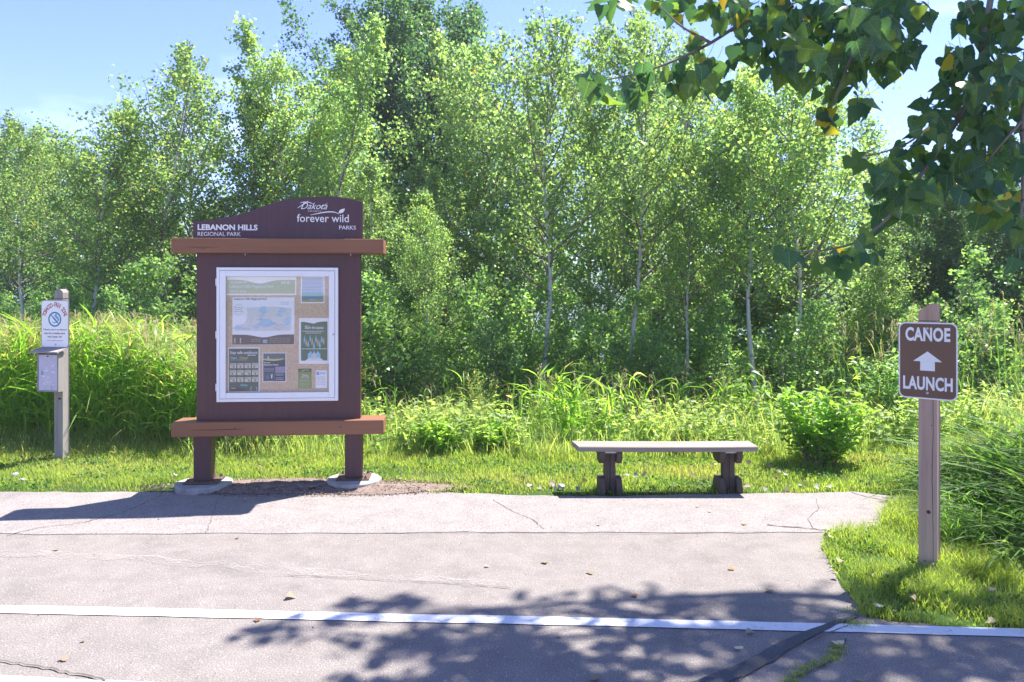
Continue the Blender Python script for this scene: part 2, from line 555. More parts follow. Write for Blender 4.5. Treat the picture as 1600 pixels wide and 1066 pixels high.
M['meadow'] = leaf_mat('meadow plants', [(0, (0.12, 0.21, 0.07)), (0.4, (0.21, 0.30, 0.09)), (0.75, (0.33, 0.38, 0.17)), (0.9, (0.44, 0.42, 0.15)), (1, (0.52, 0.42, 0.18))], 0.55, 1.7, 0.0, 0.5)
M['sedge'] = leaf_mat('arching grass', [(0, (0.065, 0.15, 0.05)), (0.5, (0.115, 0.22, 0.055)), (0.9, (0.19, 0.28, 0.06)), (1, (0.3, 0.28, 0.15))], 0.5, 1.7, 0.0, 0.55, spec=0.2)
M['seed'] = leaf_mat('seed heads', [(0, (0.20, 0.19, 0.09)), (1, (0.36, 0.29, 0.17))], 0.4, 1.2, 0.0, 0.7)
M['leaf_cotton'] = leaf_mat('cottonwood leaves', [(0, (0.036, 0.095, 0.056)), (0.5, (0.058, 0.130, 0.058)), (0.85, (0.095, 0.17, 0.04)), (0.997, (0.12, 0.19, 0.03)), (0.998, (0.50, 0.36, 0.03)), (1, (0.50, 0.28, 0.04))], 0.42, 1.9, 0.0, 0.38, use_obj=True, spec=0.3, veins=True)
M['leaf_cotton_far'] = leaf_mat('cottonwood crown leaves', [(0, (0.032, 0.085, 0.050)), (0.5, (0.050, 0.115, 0.050)), (0.95, (0.085, 0.155, 0.035)), (0.996, (0.50, 0.36, 0.03)), (1, (0.50, 0.28, 0.04))], 0.45, 1.9, 0.0, 0.38, spec=0.3)
M['dead'] = leaf_mat('dry fallen leaves', [(0, (0.24, 0.18, 0.12)), (0.5, (0.38, 0.32, 0.25)), (0.8, (0.55, 0.50, 0.43)), (0.93, (0.48, 0.22, 0.06)), (1, (0.20, 0.10, 0.05))], 0.2, 1.0, 0.0, 0.6, use_obj=True)
M['clover'] = leaf_mat('clover leaves', [(0, (0.04, 0.115, 0.03)), (1, (0.11, 0.2, 0.04))], 0.45, 1.5, 0.0, 0.5)


def water():
    m, nt, b, _ = mat('lake water')
    b.inputs['Base Color'].default_value = (0.03, 0.055, 0.06, 1)
    b.inputs['Roughness'].default_value = 0.08
    bump(nt, noise(nt, 2.5, 4, 0.6, coords(nt)), b, 0.25, 0.05)
    return m


M['water'] = water()


def glass():
    m, nt, b, out = mat('clear window pane')
    nt.nodes.remove(b)
    tr = nt.nodes.new('ShaderNodeBsdfTransparent'); gl = nt.nodes.new('ShaderNodeBsdfGlossy')
    gl.inputs['Roughness'].default_value = 0.02
    tr.inputs['Color'].default_value = (0.99, 0.99, 0.99, 1)
    lw = nt.nodes.new('ShaderNodeLayerWeight')
    pw_ = nt.nodes.new('ShaderNodeMath'); pw_.operation = 'POWER'; pw_.inputs[1].default_value = 4.0
    ma = nt.nodes.new('ShaderNodeMath'); ma.operation = 'MULTIPLY_ADD'; ma.inputs[1].default_value = 0.8; ma.inputs[2].default_value = 0.045
    nt.links.new(lw.outputs['Facing'], pw_.inputs[0]); nt.links.new(pw_.outputs[0], ma.inputs[0])
    ms = nt.nodes.new('ShaderNodeMixShader')
    nt.links.new(ma.outputs[0], ms.inputs['Fac'])
    nt.links.new(tr.outputs[0], ms.inputs[1]); nt.links.new(gl.outputs[0], ms.inputs[2])
    nt.links.new(ms.outputs[0], out.inputs['Surface'])
    return m


M['glass'] = glass()
_inks = {}


def ink(col):
    k = tuple(round(c, 3) for c in col)
    if k not in _inks:
        _inks[k] = plain('printed ink', k, 0.6, 0, 0.05, 40)
    return _inks[k]


# ------------------------------------------------------------------ ground
def sstep(a, b, x):
    t = np.clip((x - a) / (b - a), 0, 1)
    return t * t * (3 - 2 * t)


def gz(x, y):
    x = np.asarray(x, dtype=float); y = np.asarray(y, dtype=float)
    left = sstep(-2.0, -3.6, x)
    z = -0.9 * sstep(7.5, 13, y) * (1 - left * 0.75) - 0.9 * sstep(14, 30, y) - 1.6 * sstep(28, 40, y)
    z = z + 0.18 * sstep(3.2, 4.8, x) * sstep(3.9, 5.2, y) * (1 - sstep(8, 12, y))
    z = z + 0.03 * np.sin(x * 1.3 + 1) * np.sin(y * 1.1) * sstep(7, 9, y)
    return z - 0.012


xs = np.unique(np.concatenate([np.linspace(-700, -60, 12), np.linspace(-60, -10, 26), np.linspace(-10, 10, 101), np.linspace(10, 60, 26), np.linspace(60, 700, 12)]))
ys = np.unique(np.concatenate([np.linspace(-400, -20, 10), np.linspace(-20, 3, 16), np.linspace(3, 20, 103), np.linspace(20, 60, 30), np.linspace(60, 900, 16)]))
XX, YY = np.meshgrid(xs, ys)
ZZ = gz(XX, YY)
g = Geo(); nx = len(xs); ny = len(ys)
i = (np.arange(ny - 1)[:, None] * nx + np.arange(nx - 1)[None]).ravel()
g.add(np.stack([XX, YY, ZZ], -1).reshape(-1, 3), [np.stack([i, i + 1, i + nx + 1, i + nx], -1)])
tag(g.obj('ground', M['ground'], smooth=True), kind='structure')


def sheet(name, outline, z, m, parent=None, thick=0.02, kind='structure'):
    g = Geo(); n = len(outline)
    V = [(x, y, z) for x, y in outline] + [(x, y, z - thick) for x, y in outline]
    g.add(V, [list(range(n)), [[(q + 1) % n, q, q + n, (q + 1) % n + n] for q in range(n)]])
    o = g.obj(name, m, parent)
    if kind and not parent: o['kind'] = kind
    return o


def wob(pts, step=0.12, amp=0.015, seed=1):
    r = random.Random(seed); out = []
    for (x0, y0), (x1, y1) in zip(pts[:-1], pts[1:]):
        d = math.hypot(x1 - x0, y1 - y0); n = max(1, int(min(d, 16) / step))
        for k in range(n):
            t = k / n
            out.append((x0 + (x1 - x0) * t + r.uniform(-amp, amp), y0 + (y1 - y0) * t + r.uniform(-amp, amp)))
    out.append(pts[-1])
    return out


# edge of the asphalt on the right, where it meets the verge
EDGE_R = [G(1430, 784), G(1405, 812), G(1370, 824), G(1312, 831), G(1290, 838), G(1284, 850), G(1296, 880), G(1308, 905), G(1330, 930), G(1346, 948), G(1348, 962), G(1400, 970), G(1500, 981), G(1600, 984), (4.2, 3.44), (60, 3.2)]
road_out = [(60, -40), (-60, -40), (-60, 4.95)] + wob([(-9, 4.95), (2.19, 4.95)], 0.2, 0.008, 3) + wob(EDGE_R[3:], 0.1, 0.02, 5)
# drawn anticlockwise so that the face looks up
road = sheet('road', road_out[::-1], 0.0, M['road'])
path_out = [(-60, 4.90)] + wob([(-9, 4.93), (-3, 4.9), (0, 4.94), G(1260, 833), G(1312, 831)], 0.15, 0.015, 8) + \
    [G(1370, 824), G(1405, 812), G(1432, 797), G(1470, 790), G(1500, 783), G(1430, 783)] + wob([G(1425, 781), G(1380, 774), G(1335, 769), G(1250, 771), G(1100, 773), G(950, 776), G(830, 775), G(720, 771), G(600, 769), G(300, 769), G(150, 770), (-4.2, 5.95), (-9, 5.93)], 0.1, 0.014, 9) + [(-60, 5.9)]
path = sheet('path', path_out, 0.004, M['path'])


def ribbon(pts, w, z, m, name, parent, seed=1, amp=0.3):
    r = random.Random(seed); g = Geo(); V = []
    n = len(pts)
    for k, (x, y) in enumerate(pts):
        x0, y0 = pts[max(0, k - 1)]; x1, y1 = pts[min(n - 1, k + 1)]
        dx, dy = x1 - x0, y1 - y0; d = math.hypot(dx, dy) or 1
        ww = (w[k] if isinstance(w, list) else w) / 2
        a = ww * (1 + r.uniform(-amp, amp)); c = ww * (1 + r.uniform(-amp, amp))
        V += [(x - dy / d * a * -1, y + dx / d * a * -1, z), (x - dy / d * c, y + dx / d * c, z)]
    g.add(V, [[[2 * k, 2 * k + 2, 2 * k + 3, 2 * k + 1] for k in range(n - 1)]])
    return g.obj(name, m, parent)


# white edge line and the second one just entering at the bottom left
ln = [(-14, 3.9)] + [G(px, py) for px, py in ((0, 953), (300, 959), (600, 966), (900, 972), (1200, 979.5), (1400, 984.5), (1600, 990))] + [(6, 3.36), (14, 3.1)]
lnw = wob(ln, 0.15, 0.002, 4)
ribbon(lnw, 0.088, 0.0045, M['paint'], 'white_line', road, 2, 0.04)
ln2 = wob([(-12, 3.25), (-2.6, 3.09), G(0, 1066), G(110, 1072), (-0.6, 2.93)], 0.15, 0.003, 6)
ribbon(ln2, 0.088, 0.0045, M['paint'], 'white_line', road, 3, 0.05)
ribbon(wob([G(0, 864), G(120, 868), G(260, 876), G(400, 889), G(520, 898), G(650, 905), G(800, 915)], 0.1, 0.01, 7), 0.10, 0.0035, M['faded'], 'faded_line', road, 5, 0.5)
# sealed and open cracks
tar = [G(1040, 1090), G(1110, 1068), G(1160, 1048), G(1200, 1028), G(1232, 1008), G(1262, 993), G(1290, 981), G(1340, 963)]
tw_ = wob(tar, 0.05, 0.004, 8)
ribbon(tw_, [.085 * (1 - .88 * (k / len(tw_)) ** 2.2) for k in range(len(tw_))], 0.0068, M['tar'], 'crack_seal', road, 9, 0.10)


def crack(pts, w, seed, z=0.0075):
    p = [G(*q) for q in pts]
    ribbon(wob(p, 0.03, 0.006, seed), w * .6, z, M['crack'], 'crack', road if z < 0.0078 else path, seed, 0.7)


crack([(1150, 1066), (1200, 1035), (1250, 1012), (1300, 988), (1325, 980)], 0.007, 1)
crack([(1240, 1062), (1290, 1040), (1318, 1015), (1322, 1000)], 0.012, 2)
crack([(0, 1034), (60, 1043), (120, 1055), (165, 1066)], 0.012, 3)
crack([(430, 900), (520, 903), (600, 908), (700, 912), (800, 921)], 0.006, 4)
crack([(10, 838), (60, 826), (130, 818), (190, 803), (220, 790), (255, 774)], 0.010, 5, 0.0079)
crack([(770, 782), (800, 800), (830, 812), (850, 828)], 0.007, 6, 0.0079)
crack([(1275, 780), (1280, 795), (1262, 812), (1270, 826)], 0.006, 7, 0.0079)
crack([(1200, 822), (1250, 826), (1290, 830), (1312, 834)], 0.022, 8, 0.0079)
crack([(1330, 770), (1352, 777), (1400, 786), (1430, 790)], 0.016, 9, 0.0079)
crack([(600, 834), (800, 833), (1000, 835), (1200, 832)], 0.005, 10, 0.0079)
crack([(340, 782), (335, 800), (330, 812), (322, 834)], 0.005, 11, 0.0079)

# soil under the information board
ang = np.linspace(0, 2 * PI, 49)[:-1]
g = Geo(); rings = 12; cx0, cy0 = -1.78, 6.09
V = [(cx0, cy0, 0.035)]
for k in range(1, rings + 1):
    t = k / rings
    for q, a in enumerate(ang):
        rx = 1.0 + (0.42 if math.cos(a) > 0 else 0.0) * abs(math.cos(a)) ** 3 + .05 * math.sin(7 * a); ry = 0.25 + 0.02 * math.sin(5 * a) + .015 * math.sin(13 * a)
        x = cx0 + rx * t * math.cos(a) + random.uniform(-.012, .012); y = cy0 + ry * t * math.sin(a) - 0.04 * t * (math.cos(a) > 0.4)
        V.append((x, y, 0.032 * (1 - t ** 1.6) + random.uniform(-.006, .008) * (t < 0.95) + (0.0085 if t > .95 else 0.01)))
n = 48
fs = [[[0, 1 + q, 1 + (q + 1) % n] for q in range(n)]]
fq = [[1 + k * n + q, 1 + (k + 1) * n + q, 1 + (k + 1) * n + (q + 1) % n, 1 + k * n + (q + 1) % n] for k in range(rings - 1) for q in range(n)]
g.add(V, fs + [fq])
soil_o = tag(g.obj('bare_soil', M['soil'], smooth=True), kind='structure')
# crumbs of bark and grit on it
g = Geo(); n = 4200
a = rng.uniform(0, 2 * PI, n); t = np.sqrt(rng.uniform(0, 1.25, n))
pos = np.stack([cx0 + 0.1 + 1.25 * t * np.cos(a), cy0 - 0.02 + 0.27 * t * np.sin(a), 0.010 + 0.03 * np.clip(1 - t ** 1.6, 0, 1)], -1)
scatter(g, T_DIAMOND, pos, rand_dirs(n, 0, 1) * [1, 1, .3], rand_dirs(n, 2.0), rng.uniform(.006, .024, n), rng.uniform(.005, .016, n), rng.uniform(0, 1, n))
M['crumb'] = leaf_mat('bark crumbs', [(0, (0.08, 0.05, 0.035)), (0.7, (0.22, 0.16, 0.125)), (1, (0.40, 0.33, 0.26))], 0.0, 1, 0, 0.9)
tag(g.obj('bark_mulch', M['crumb']), 'brown bark crumbs and grit under the information board', 'mulch', kind='stuff')

# lake and far shore
sheet('lake', [(-600, 42), (600, 42), (600, 330), (-600, 330)], -2.45, M['water'], thick=0.3)


# ------------------------------------------------------------------ trees
def polyline(p0, d0, length, n, wander, up, r):
    """a limb that grows along d0, wanders and turns up"""
    pts = [np.array(p0, dtype=float)]; d = np.array(d0, dtype=float)
    for k in range(n):
        d = d + np.array([r.gauss(0, wander), r.gauss(0, wander), r.gauss(0, wander) + up])
        d /= np.linalg.norm(d)
        pts.append(pts[-1] + d * length / n)
    return np.array(pts)


def make_tree(seed, H, rad, crown0, width, n_br, leaves_per, leaf, m_bark, m_leaf, up=0.10, lean=0.03, rise=0.9, profile='aspen', tpl=T_DIAMOND, clump=0.10, stems=1, trunk_sides=8):
    r = random.Random(seed)
    gt = Geo(); gb = Geo(); gl = Geo()
    centres = []; spreads = []
    for s_ in range(stems):
        if stems == 1:
            tr = polyline((0, 0, -0.15), (r.gauss(0, lean), r.gauss(0, lean), 1), H, 14, 0.035 + lean * .5, 0.05, r)
        else:
            a = 2 * PI * s_ / stems + r.uniform(-.5, .5); o = r.uniform(0.1, .35) * width
            tr = polyline((math.cos(a) * o, math.sin(a) * o, -0.15), (math.cos(a) * .45, math.sin(a) * .45, 1), H * r.uniform(.65, 1), 12, 0.07, 0.04, r)
        nr = len(tr); tt = np.linspace(0, 1, nr)
        gt.tube(tr, rad * (1.0 - 0.93 * tt ** 0.85) * (1 + 0.35 * np.exp(-tt * 30)), trunk_sides)
        for b in range(n_br):
            f = crown0 + (0.985 - crown0) * (b + r.random()) / n_br
            k = f * (nr - 1); k0 = min(int(k), nr - 2); p = tr[k0] + (tr[k0 + 1] - tr[k0]) * (k - k0)
            u = (f - crown0) / (1 - crown0)
            if profile == 'aspen': L = width * (0.35 + 1.0 * math.sin(PI * min(1, (u * .9 + .12))) ** .8) * (1 - 0.55 * u)
            elif profile == 'round': L = width * (0.45 + 0.75 * math.sin(PI * (u * .85 + .15)))
            else: L = width * (1.0 - 0.6 * u)
            L *= r.uniform(.65, 1.2)
            a = b * 2.399 + r.uniform(-.5, .5)
            el = rise * (0.5 + 0.7 * u) + r.gauss(0, .12)
            br = polyline(p, (math.cos(a) * math.cos(el), math.sin(a) * math.cos(el), math.sin(el)), L, 6, 0.10, up, r)
            r0 = rad * (1 - 0.9 * f) * 0.45 + 0.004
            gb.tube(br, np.linspace(r0, 0.003, len(br)), 4, False)
            ns = max(2, int(L * 3.6))
            for q in range(ns):
                f2 = 0.25 + 0.75 * (q + r.random()) / ns
                kk = f2 * 6; k1 = min(int(kk), 5); p2 = br[k1] + (br[k1 + 1] - br[k1]) * (kk - k1)
                dd = np.array([r.gauss(0, 1), r.gauss(0, 1), r.gauss(.35, .6)]); dd /= np.linalg.norm(dd)
                l2 = L * r.uniform(.15, .38) * (1.1 - .5 * f2)
                tw = np.array([p2, p2 + dd * l2 * .5 + [0, 0, .01], p2 + dd * l2 + [0, 0, -.01]])
                gb.tube(tw, np.array([.005, .004, .002]), 3, False)
                m = max(1, int(leaves_per * r.uniform(.5, 1.5)))
                w = np.array([r.random() for _ in range(m)])[:, None]
                c = p2 + (tw[2] - p2) * w * 1.05
                centres.append(c); spreads.append(np.full(m, clump * (0.6 + l2)))
    C = np.concatenate(centres); S = np.concatenate(spreads)
    n = len(C)
    pos = C + rng.normal(size=(n, 3)) * S[:, None]
    pos[:, 2] = np.maximum(pos[:, 2], 0.05)
    L = leaf * rng.uniform(.65, 1.25, n)
    # clumps of slightly different colour
    ph = np.sin(pos[:, 0] * 3.1 + seed) * np.sin(pos[:, 1] * 2.7 + 1) * np.sin(pos[:, 2] * 2.9 + 2)
    tint = np.clip(0.42 + 0.22 * ph + rng.normal(size=n) * .20, 0, .92)
    yel = rng.random(n) < (0.012 if 'aspen' in m_leaf.name else 0.004)
    tint[yel] = rng.uniform(.94, 1.0, yel.sum())
    scatter(gl, tpl, pos, rand_dirs(n, -0.35), rand_dirs(n, .5), L, L * rng.uniform(.75, 1.0, n), tint)
    return (gt.mesh('trunk', m_bark, True), gb.mesh('branches', M['twig'], True), gl.mesh('crown', m_leaf)), H, n


PROTO = {}


def proto(key, *a, **k):
    PROTO[key] = make_tree(*a, **k)


total = 0
# tall young aspens with leaves from low down, slim aspens with bare stems, dark broad crowns, low thicket
for q in range(5): proto('full%d' % q, 20 + q, 6.5, 0.050, 0.13, 1.55, 50, 52, .060, M['aspen_bark'], M['leaf_aspen'], rise=1.0, clump=.095)
for q in range(4): proto('bare%d' % q, 40 + q, 6.5, 0.058, 0.38, 1.85, 42, 52, .060, M['aspen_bark'], M['leaf_aspen'], rise=.75, clump=.10, lean=.07)
for q in range(3): proto('dark%d' % q, 60 + q, 10.0, 0.16, 0.16, 3.0, 54, 66, .090, M['grey_bark'], M['leaf_dark'], rise=.6, profile='round', clump=.10, lean=.04)
for q in range(4): proto('low%d' % q, 80 + q, 3.0, 0.018, 0.05, .85, 17, 48, .052, M['twig'], M['leaf_bush'], rise=.7, clump=.09, stems=5, trunk_sides=5)
for q in range(2): proto('open%d' % q, 95 + q, 6.5, 0.055, 0.25, 1.9, 32, 38, .058, M['aspen_bark'], M['leaf_aspen'], rise=.9, clump=.09, lean=.06)

uses = {}


def plant(key, px, Y, topy, label, width=1.0, rz=None, group=None, cat='tree', lean=0.0, name=None):
    me, H, n = PROTO[key]
    X = (px - 800) * Y / F
    z0 = float(gz(X, Y))
    h = EYE + (458 - topy) * Y / F - z0
    nm = name or {'full': 'aspen_tree', 'bare': 'aspen_tree', 'open': 'aspen_tree', 'dark': 'broadleaf_tree', 'low': 'thicket_bush'}[key.rstrip('0123456789')]
    root = empty(nm, (X, Y, z0), random.uniform(0, 6.28) if rz is None else rz)
    s = h / H
    root.scale = (s * width, s * width, s)
    if lean: root.rotation_euler[1] = lean
    tag(root, label, cat, group)
    for nme, m_ in zip(('trunk', 'branches', 'crown'), me):
        link(nme, m_, root)
    return root


AG = 'young aspens behind the meadow'
TR = [
 # left stand with bare pale stems
 ('bare0', -55, 15.0, 190, 'slim pale-stemmed aspen cut by the left edge of the picture', 1.1),
 ('bare1', 33, 13.0, 180, 'slim white-stemmed aspen, leftmost full stem, left of the tobacco-free sign post', 1.0),
 ('bare2', 82, 16.5, 212, 'thin aspen whose dark stem rises right behind the tobacco-free sign', 1.0),
 ('bare3', 130, 12.5, 162, 'crooked white-stemmed aspen just right of the tobacco-free sign post', 1.1),
 ('bare1', 185, 17.5, 222, 'thin leaning aspen between the crooked white stem and the information board', 1.0),
 ('open1', 215, 16.0, 200, 'open-crowned aspen with thin leaning stem left of the information board', 0.9),
 ('dark1', 20, 24.0, 235, 'dark tree standing far behind the aspens at the left edge', 1.0),
 ('dark0', 160, 25.0, 240, 'dark tree standing far behind the aspens right of the tobacco-free sign', 1.0),
 # behind and beside the information board
 ('open0', 262, 14.0, 92, 'sparse-topped aspen with reaching twigs left of the information board', 1.15),
 ('full1', 300, 15.0, 45, 'tall feathery aspen rising above the left end of the board roof rail', 0.95),
 ('full2', 345, 13.6, 120, 'aspen behind the left half of the information board', 1.1),
 ('full3', 412, 15.2, 48, 'tall aspen with loose yellowish top behind the middle of the information board', 1.05),
 ('bare0', 432, 14.2, 90, 'aspen whose forked pale stem shows just above the board title', 1.0),
 ('full4', 505, 14.4, 34, 'tall aspen with loose leaves at the top behind the right half of the board', 1.0),
 ('full0', 545, 15.4, 185, 'aspen behind the right edge of the information board, beside the dark oak crown', 1.0),
 # centre
 ('dark0', 622, 20.0, 4, 'big dark round-crowned tree, tallest above the right of the information board', 0.95),
 ('dark2', 706, 20.0, 38, 'dark broad tree right of the tallest dark crown', 0.95),
 ('dark1', 572, 21.0, 28, 'dark tree showing behind the left flank of the tallest dark crown', 1.0),
 ('full1', 592, 13.2, 250, 'bushy young aspen just right of the information board', 1.15),
 ('full2', 655, 13.8, 300, 'bushy young aspen between the board and the dark trees\' gap', 1.1),
 ('full0', 722, 13.2, 290, 'low bright aspen in front of the dark broad tree, left of the bench', 1.2),
 ('bare3', 790, 15.8, 60, 'aspen left of the tall pale trunk above the bench\'s left end', 0.9),
 ('bare2', 838, 11.5, 25, 'tall aspen with long pale trunk left of the bench', 0.95),
 ('full4', 800, 16.8, 30, 'leafy aspen rising behind the long pale trunk left of the bench', 0.9),
 ('open1', 884, 16.6, 70, 'open aspen with grey stem between the two palest trunks', 1.0),
 ('bare1', 975, 11.7, 18, 'aspen with the brightest white trunk, above the left part of the bench', 0.85),
 ('open0', 1010, 15.0, 30, 'aspen with curved grey trunk right beside the brightest white trunk', 0.9),
 ('bare0', 925, 17.0, 45, 'aspen behind and left of the brightest white trunk', 0.9),
 ('dark0', 1075, 19.0, 75, 'darker grey-trunked tree above the middle of the bench', 0.8),
 ('full3', 1135, 15.0, 100, 'light green aspen above the right end of the bench', 1.1),
 ('bare2', 1188, 11.4, 112, 'aspen with pale stem, left one of the pair above the bench\'s right end', 0.95),
 ('bare3', 1216, 11.9, 105, 'aspen with pale stem, right one of the pair above the bench\'s right end', 1.1),
 ('full4', 1285, 14.4, 125, 'bright yellow-green aspen above the leafy shrub right of the bench', 1.2),
 ('full0', 1345, 15.4, 165, 'aspen between the leafy shrub and the canoe launch sign', 1.1),
 ('full2', 1325, 12.2, 330, 'small thin-stemmed aspen directly behind the leafy shrub', 1.2),
 # right, behind the canoe sign
 ('dark2', 1425, 16.5, 285, 'dark tree directly behind the canoe launch sign', 0.9),
 ('dark1', 1500, 15.5, 300, 'dark bluish tree right of the canoe launch sign', 0.9),
 ('dark0', 1585, 16.5, 250, 'dark tree at the right edge behind the tall grass', 0.9),
 ('dark2', 1680, 16.0, 230, 'dark tree mostly beyond the right edge of the picture', 0.9),
]
TR += [
 ('dark1', 1455, 13.5, 300, 'dense dark tree filling the space right behind the canoe launch sign', 1.0),
 ('dark0', 1540, 13.2, 290, 'dense dark tree between the canoe launch sign and the right edge', 1.0),
 ('dark2', 1625, 13.6, 240, 'dense dark tree cut by the right edge of the picture', 1.0),
 ('bare0', 668, 11.7, 320, 'thin low aspen with a visible pale stem between board and bench', 0.8),
 ('bare1', 1068, 11.6, 200, 'thin aspen with a visible grey stem above the middle of the bench', 0.8),
 ('bare0', 180, 13.2, 260, 'thin dark-stemmed aspen leaning between the tobacco-free sign and the board', 0.8),
 ('full3', 235, 15.5, 165, 'slim leafy aspen low behind the sparse-topped one, left of the board', 1.2),
 ('full2', 470, 16.5, 60, 'leafy aspen between the two tall loose-topped ones behind the board', 1.1),
 ('full1', 628, 15.0, 255, 'slim bright aspen in front of the tallest dark crown', 1.1),
 ('full3', 690, 14.6, 270, 'slim leafy aspen below the gap between the two dark crowns', 1.2),
 ('full0', 765, 15.2, 140, 'leafy aspen left of the long pale trunk, in the second row', 1.2),
 ('full2', 905, 14.2, 190, 'leafy low aspen between the long pale trunk and the brightest white trunk', 1.3),
 ('full4', 1045, 14.4, 180, 'leafy low aspen right of the brightest white trunk', 1.3),
 ('full0', 1100, 14.0, 215, 'lower leafy aspen above the right half of the bench', 1.3),
 ('full1', 1400, 14.5, 250, 'leafy aspen showing above and left of the canoe launch sign', 1.2),
 ('full3', 1250, 15.5, 110, 'leafy aspen behind the bright yellow-green one right of the bench', 1.2),
]
for t in TR:
    plant(t[0], t[1], t[2], t[3], t[4], t[5], group=AG if not t[0].startswith('dark') else 'dark trees behind the aspens')
LOW = [
 (-30, 17.0, 400, 'dark thicket bush under the aspens at the left edge'),
 (60, 16.5, 385, 'thicket bush behind the tobacco-free sign'),
 (165, 16.0, 370, 'thicket bush under the thin leaning aspens'),
 (235, 13.0, 345, 'thicket bush left of the information board, under the sparse-topped aspen'),
 (290, 12.0, 400, 'thicket bush touching the left edge of the information board'),
 (585, 11.8, 400, 'thicket bush touching the right edge of the information board'),
 (640, 12.4, 372, 'second thicket bush right of the information board'),
 (695, 11.8, 430, 'third thicket bush right of the information board, a low one'),
 (745, 12.6, 360, 'fourth thicket bush right of the board, under the low bright aspen'),
 (805, 12.0, 440, 'low thicket bush at the foot of the long pale trunk'),
 (870, 12.8, 400, 'thicket bush right of the long pale trunk, above the bench\'s left end'),
 (930, 12.0, 420, 'thicket bush left of the brightest white trunk'),
 (1000, 12.4, 425, 'thicket bush right of the brightest white trunk'),
 (1060, 12.0, 455, 'low thicket bush above the middle of the bench'),
 (1115, 12.8, 400, 'thicket bush above the right half of the bench'),
 (1165, 12.6, 470, 'low thicket bush at the foot of the pair of pale stems'),
 (1250, 12.4, 410, 'thicket bush left of the small thin-stemmed aspen'),
 (1300, 11.6, 480, 'lowest thicket bush right behind the leafy shrub'),
 (1375, 11.8, 420, 'thicket bush just left of the canoe launch sign'),
 (1440, 12.6, 390, 'thicket bush hidden behind the canoe launch sign'),
 (1500, 11.6, 420, 'thicket bush right of the canoe launch sign'),
 (1570, 11.2, 370, 'thicket bush above the tall grass at the right edge'),
 (1650, 11.5, 360, 'thicket bush cut by the right edge of the picture'),
 (370, 12.4, 330, 'thicket bush hidden behind the left half of the information board'),
 (480, 12.4, 330, 'thicket bush hidden behind the right half of the information board'),
]
for q, t in enumerate(LOW):
    plant('low%d' % (q % 4), t[0], t[1], t[2], t[3], 1.15, group='thicket bushes at the foot of the aspens', cat='bush')

# a thin far wood across the lake
g = Geo(); n = 9000
a = rng.uniform(-420, 420, n)
z = -2 + rng.uniform(0, 1, n) ** 1.3 * (13 + 4 * np.sin(a * .05) + 3 * np.sin(a * .17))
pos = np.stack([a, 345 + rng.uniform(0, 20, n) + 10 * np.sin(a * .02), z], -1)
scatter(g, T_HEX, pos, rand_dirs(n), rand_dirs(n), rng.uniform(2, 4.5, n), rng.uniform(2, 4, n), rng.uniform(0, .8, n))
tag(g.obj('far_wood', M['leaf_dark']), 'far wooded shore across the lake seen through gaps in the aspens', 'wood', kind='stuff')
g = Geo(); n = 45000
x = rng.uniform(-32, 32, n); y = rng.uniform(24, 30, n)
top_ = 3.6 + 1.2 * np.sin(x * .7) + .8 * np.sin(x * 1.9 + 1) + .5 * np.sin(x * 4.3)
pos = np.stack([x, y, gz(x, y) + rng.uniform(0, 1, n) ** .8 * (top_ + 1.5)], -1)
scatter(g, T_HEX, pos, rand_dirs(n, -.2), rand_dirs(n, .5), rng.uniform(.12, .22, n), rng.uniform(.10, .18, n), np.clip(rng.normal(.4, .22, n), 0, .95))
tag(g.obj('back_wood', M['leaf_dark']), 'dark mass of leaves low in the wood behind the aspen stems', 'wood', kind='stuff')
# saplings' undergrowth between meadow and trunks: one loose mass of leaves
g = Geo()
n = 30000
x = rng.uniform(-12, 13, n); y = rng.uniform(11.5, 20, n)
hh = (0.45 + 0.5 * (np.sin(x * 2.1 + 1) * np.sin(y * 1.7) * .5 + .5) + .25 * np.sin(x * 5.3))
pos = np.stack([x, y, gz(x, y) + rng.uniform(0, 1, n) ** .7 * hh * 1.5], -1)
scatter(g, T_DIAMOND, pos, rand_dirs(n, -.2), rand_dirs(n, .6), rng.uniform(.05, .10, n), rng.uniform(.04, .08, n), np.clip(rng.normal(.4, .2, n), 0, .95))
tag(g.obj('undergrowth', M['leaf_bush']), 'low leafy undergrowth on the floor of the aspen wood', 'undergrowth', kind='stuff')


# ------------------------------------------------------------------ grasses
def inpoly(x, y, poly):
    c = np.zeros(len(x), bool); n = len(poly)
    for k in range(n):
        x0, y0 = poly[k]; x1, y1 = poly[(k + 1) % n]
        m = ((y0 > y) != (y1 > y))
        c ^= m & (x < (x1 - x0) * (y - y0) / ((y1 - y0) or 1e-9) + x0)
    return c


POST_L = (-4.335, 7.12); POST_R = (2.45, 4.34)
# mown strip behind the path
g = Geo(); n = 125000
x = rng.uniform(-7.5, 4.6, n); y = rng.uniform(5.88, 7.75, n)
keep = ~inpoly(x, y, path_out)
edge = (x - cx0) / 1.3; keep &= ~(((edge) ** 2 + ((y - cy0) / 0.25) ** 2 < 1.0) & (rng.random(n) < .985))
d1 = (x + 2.53) ** 2 + (y - 6.07) ** 2; d2 = (x + 1.32) ** 2 + (y - 6.1) ** 2
keep &= (d1 > .27 ** 2) & (d2 > .27 ** 2)
patch = np.sin(x * 2.3 + .5) * np.sin(y * 6.1 + x) + .5 * np.sin(x * 7.1) * np.sin(y * 11 + 2)
keep &= rng.random(n) < np.clip(1.15 + .5 * patch, .35, 1) * np.clip((y - 5.86) / .12, .25, 1)
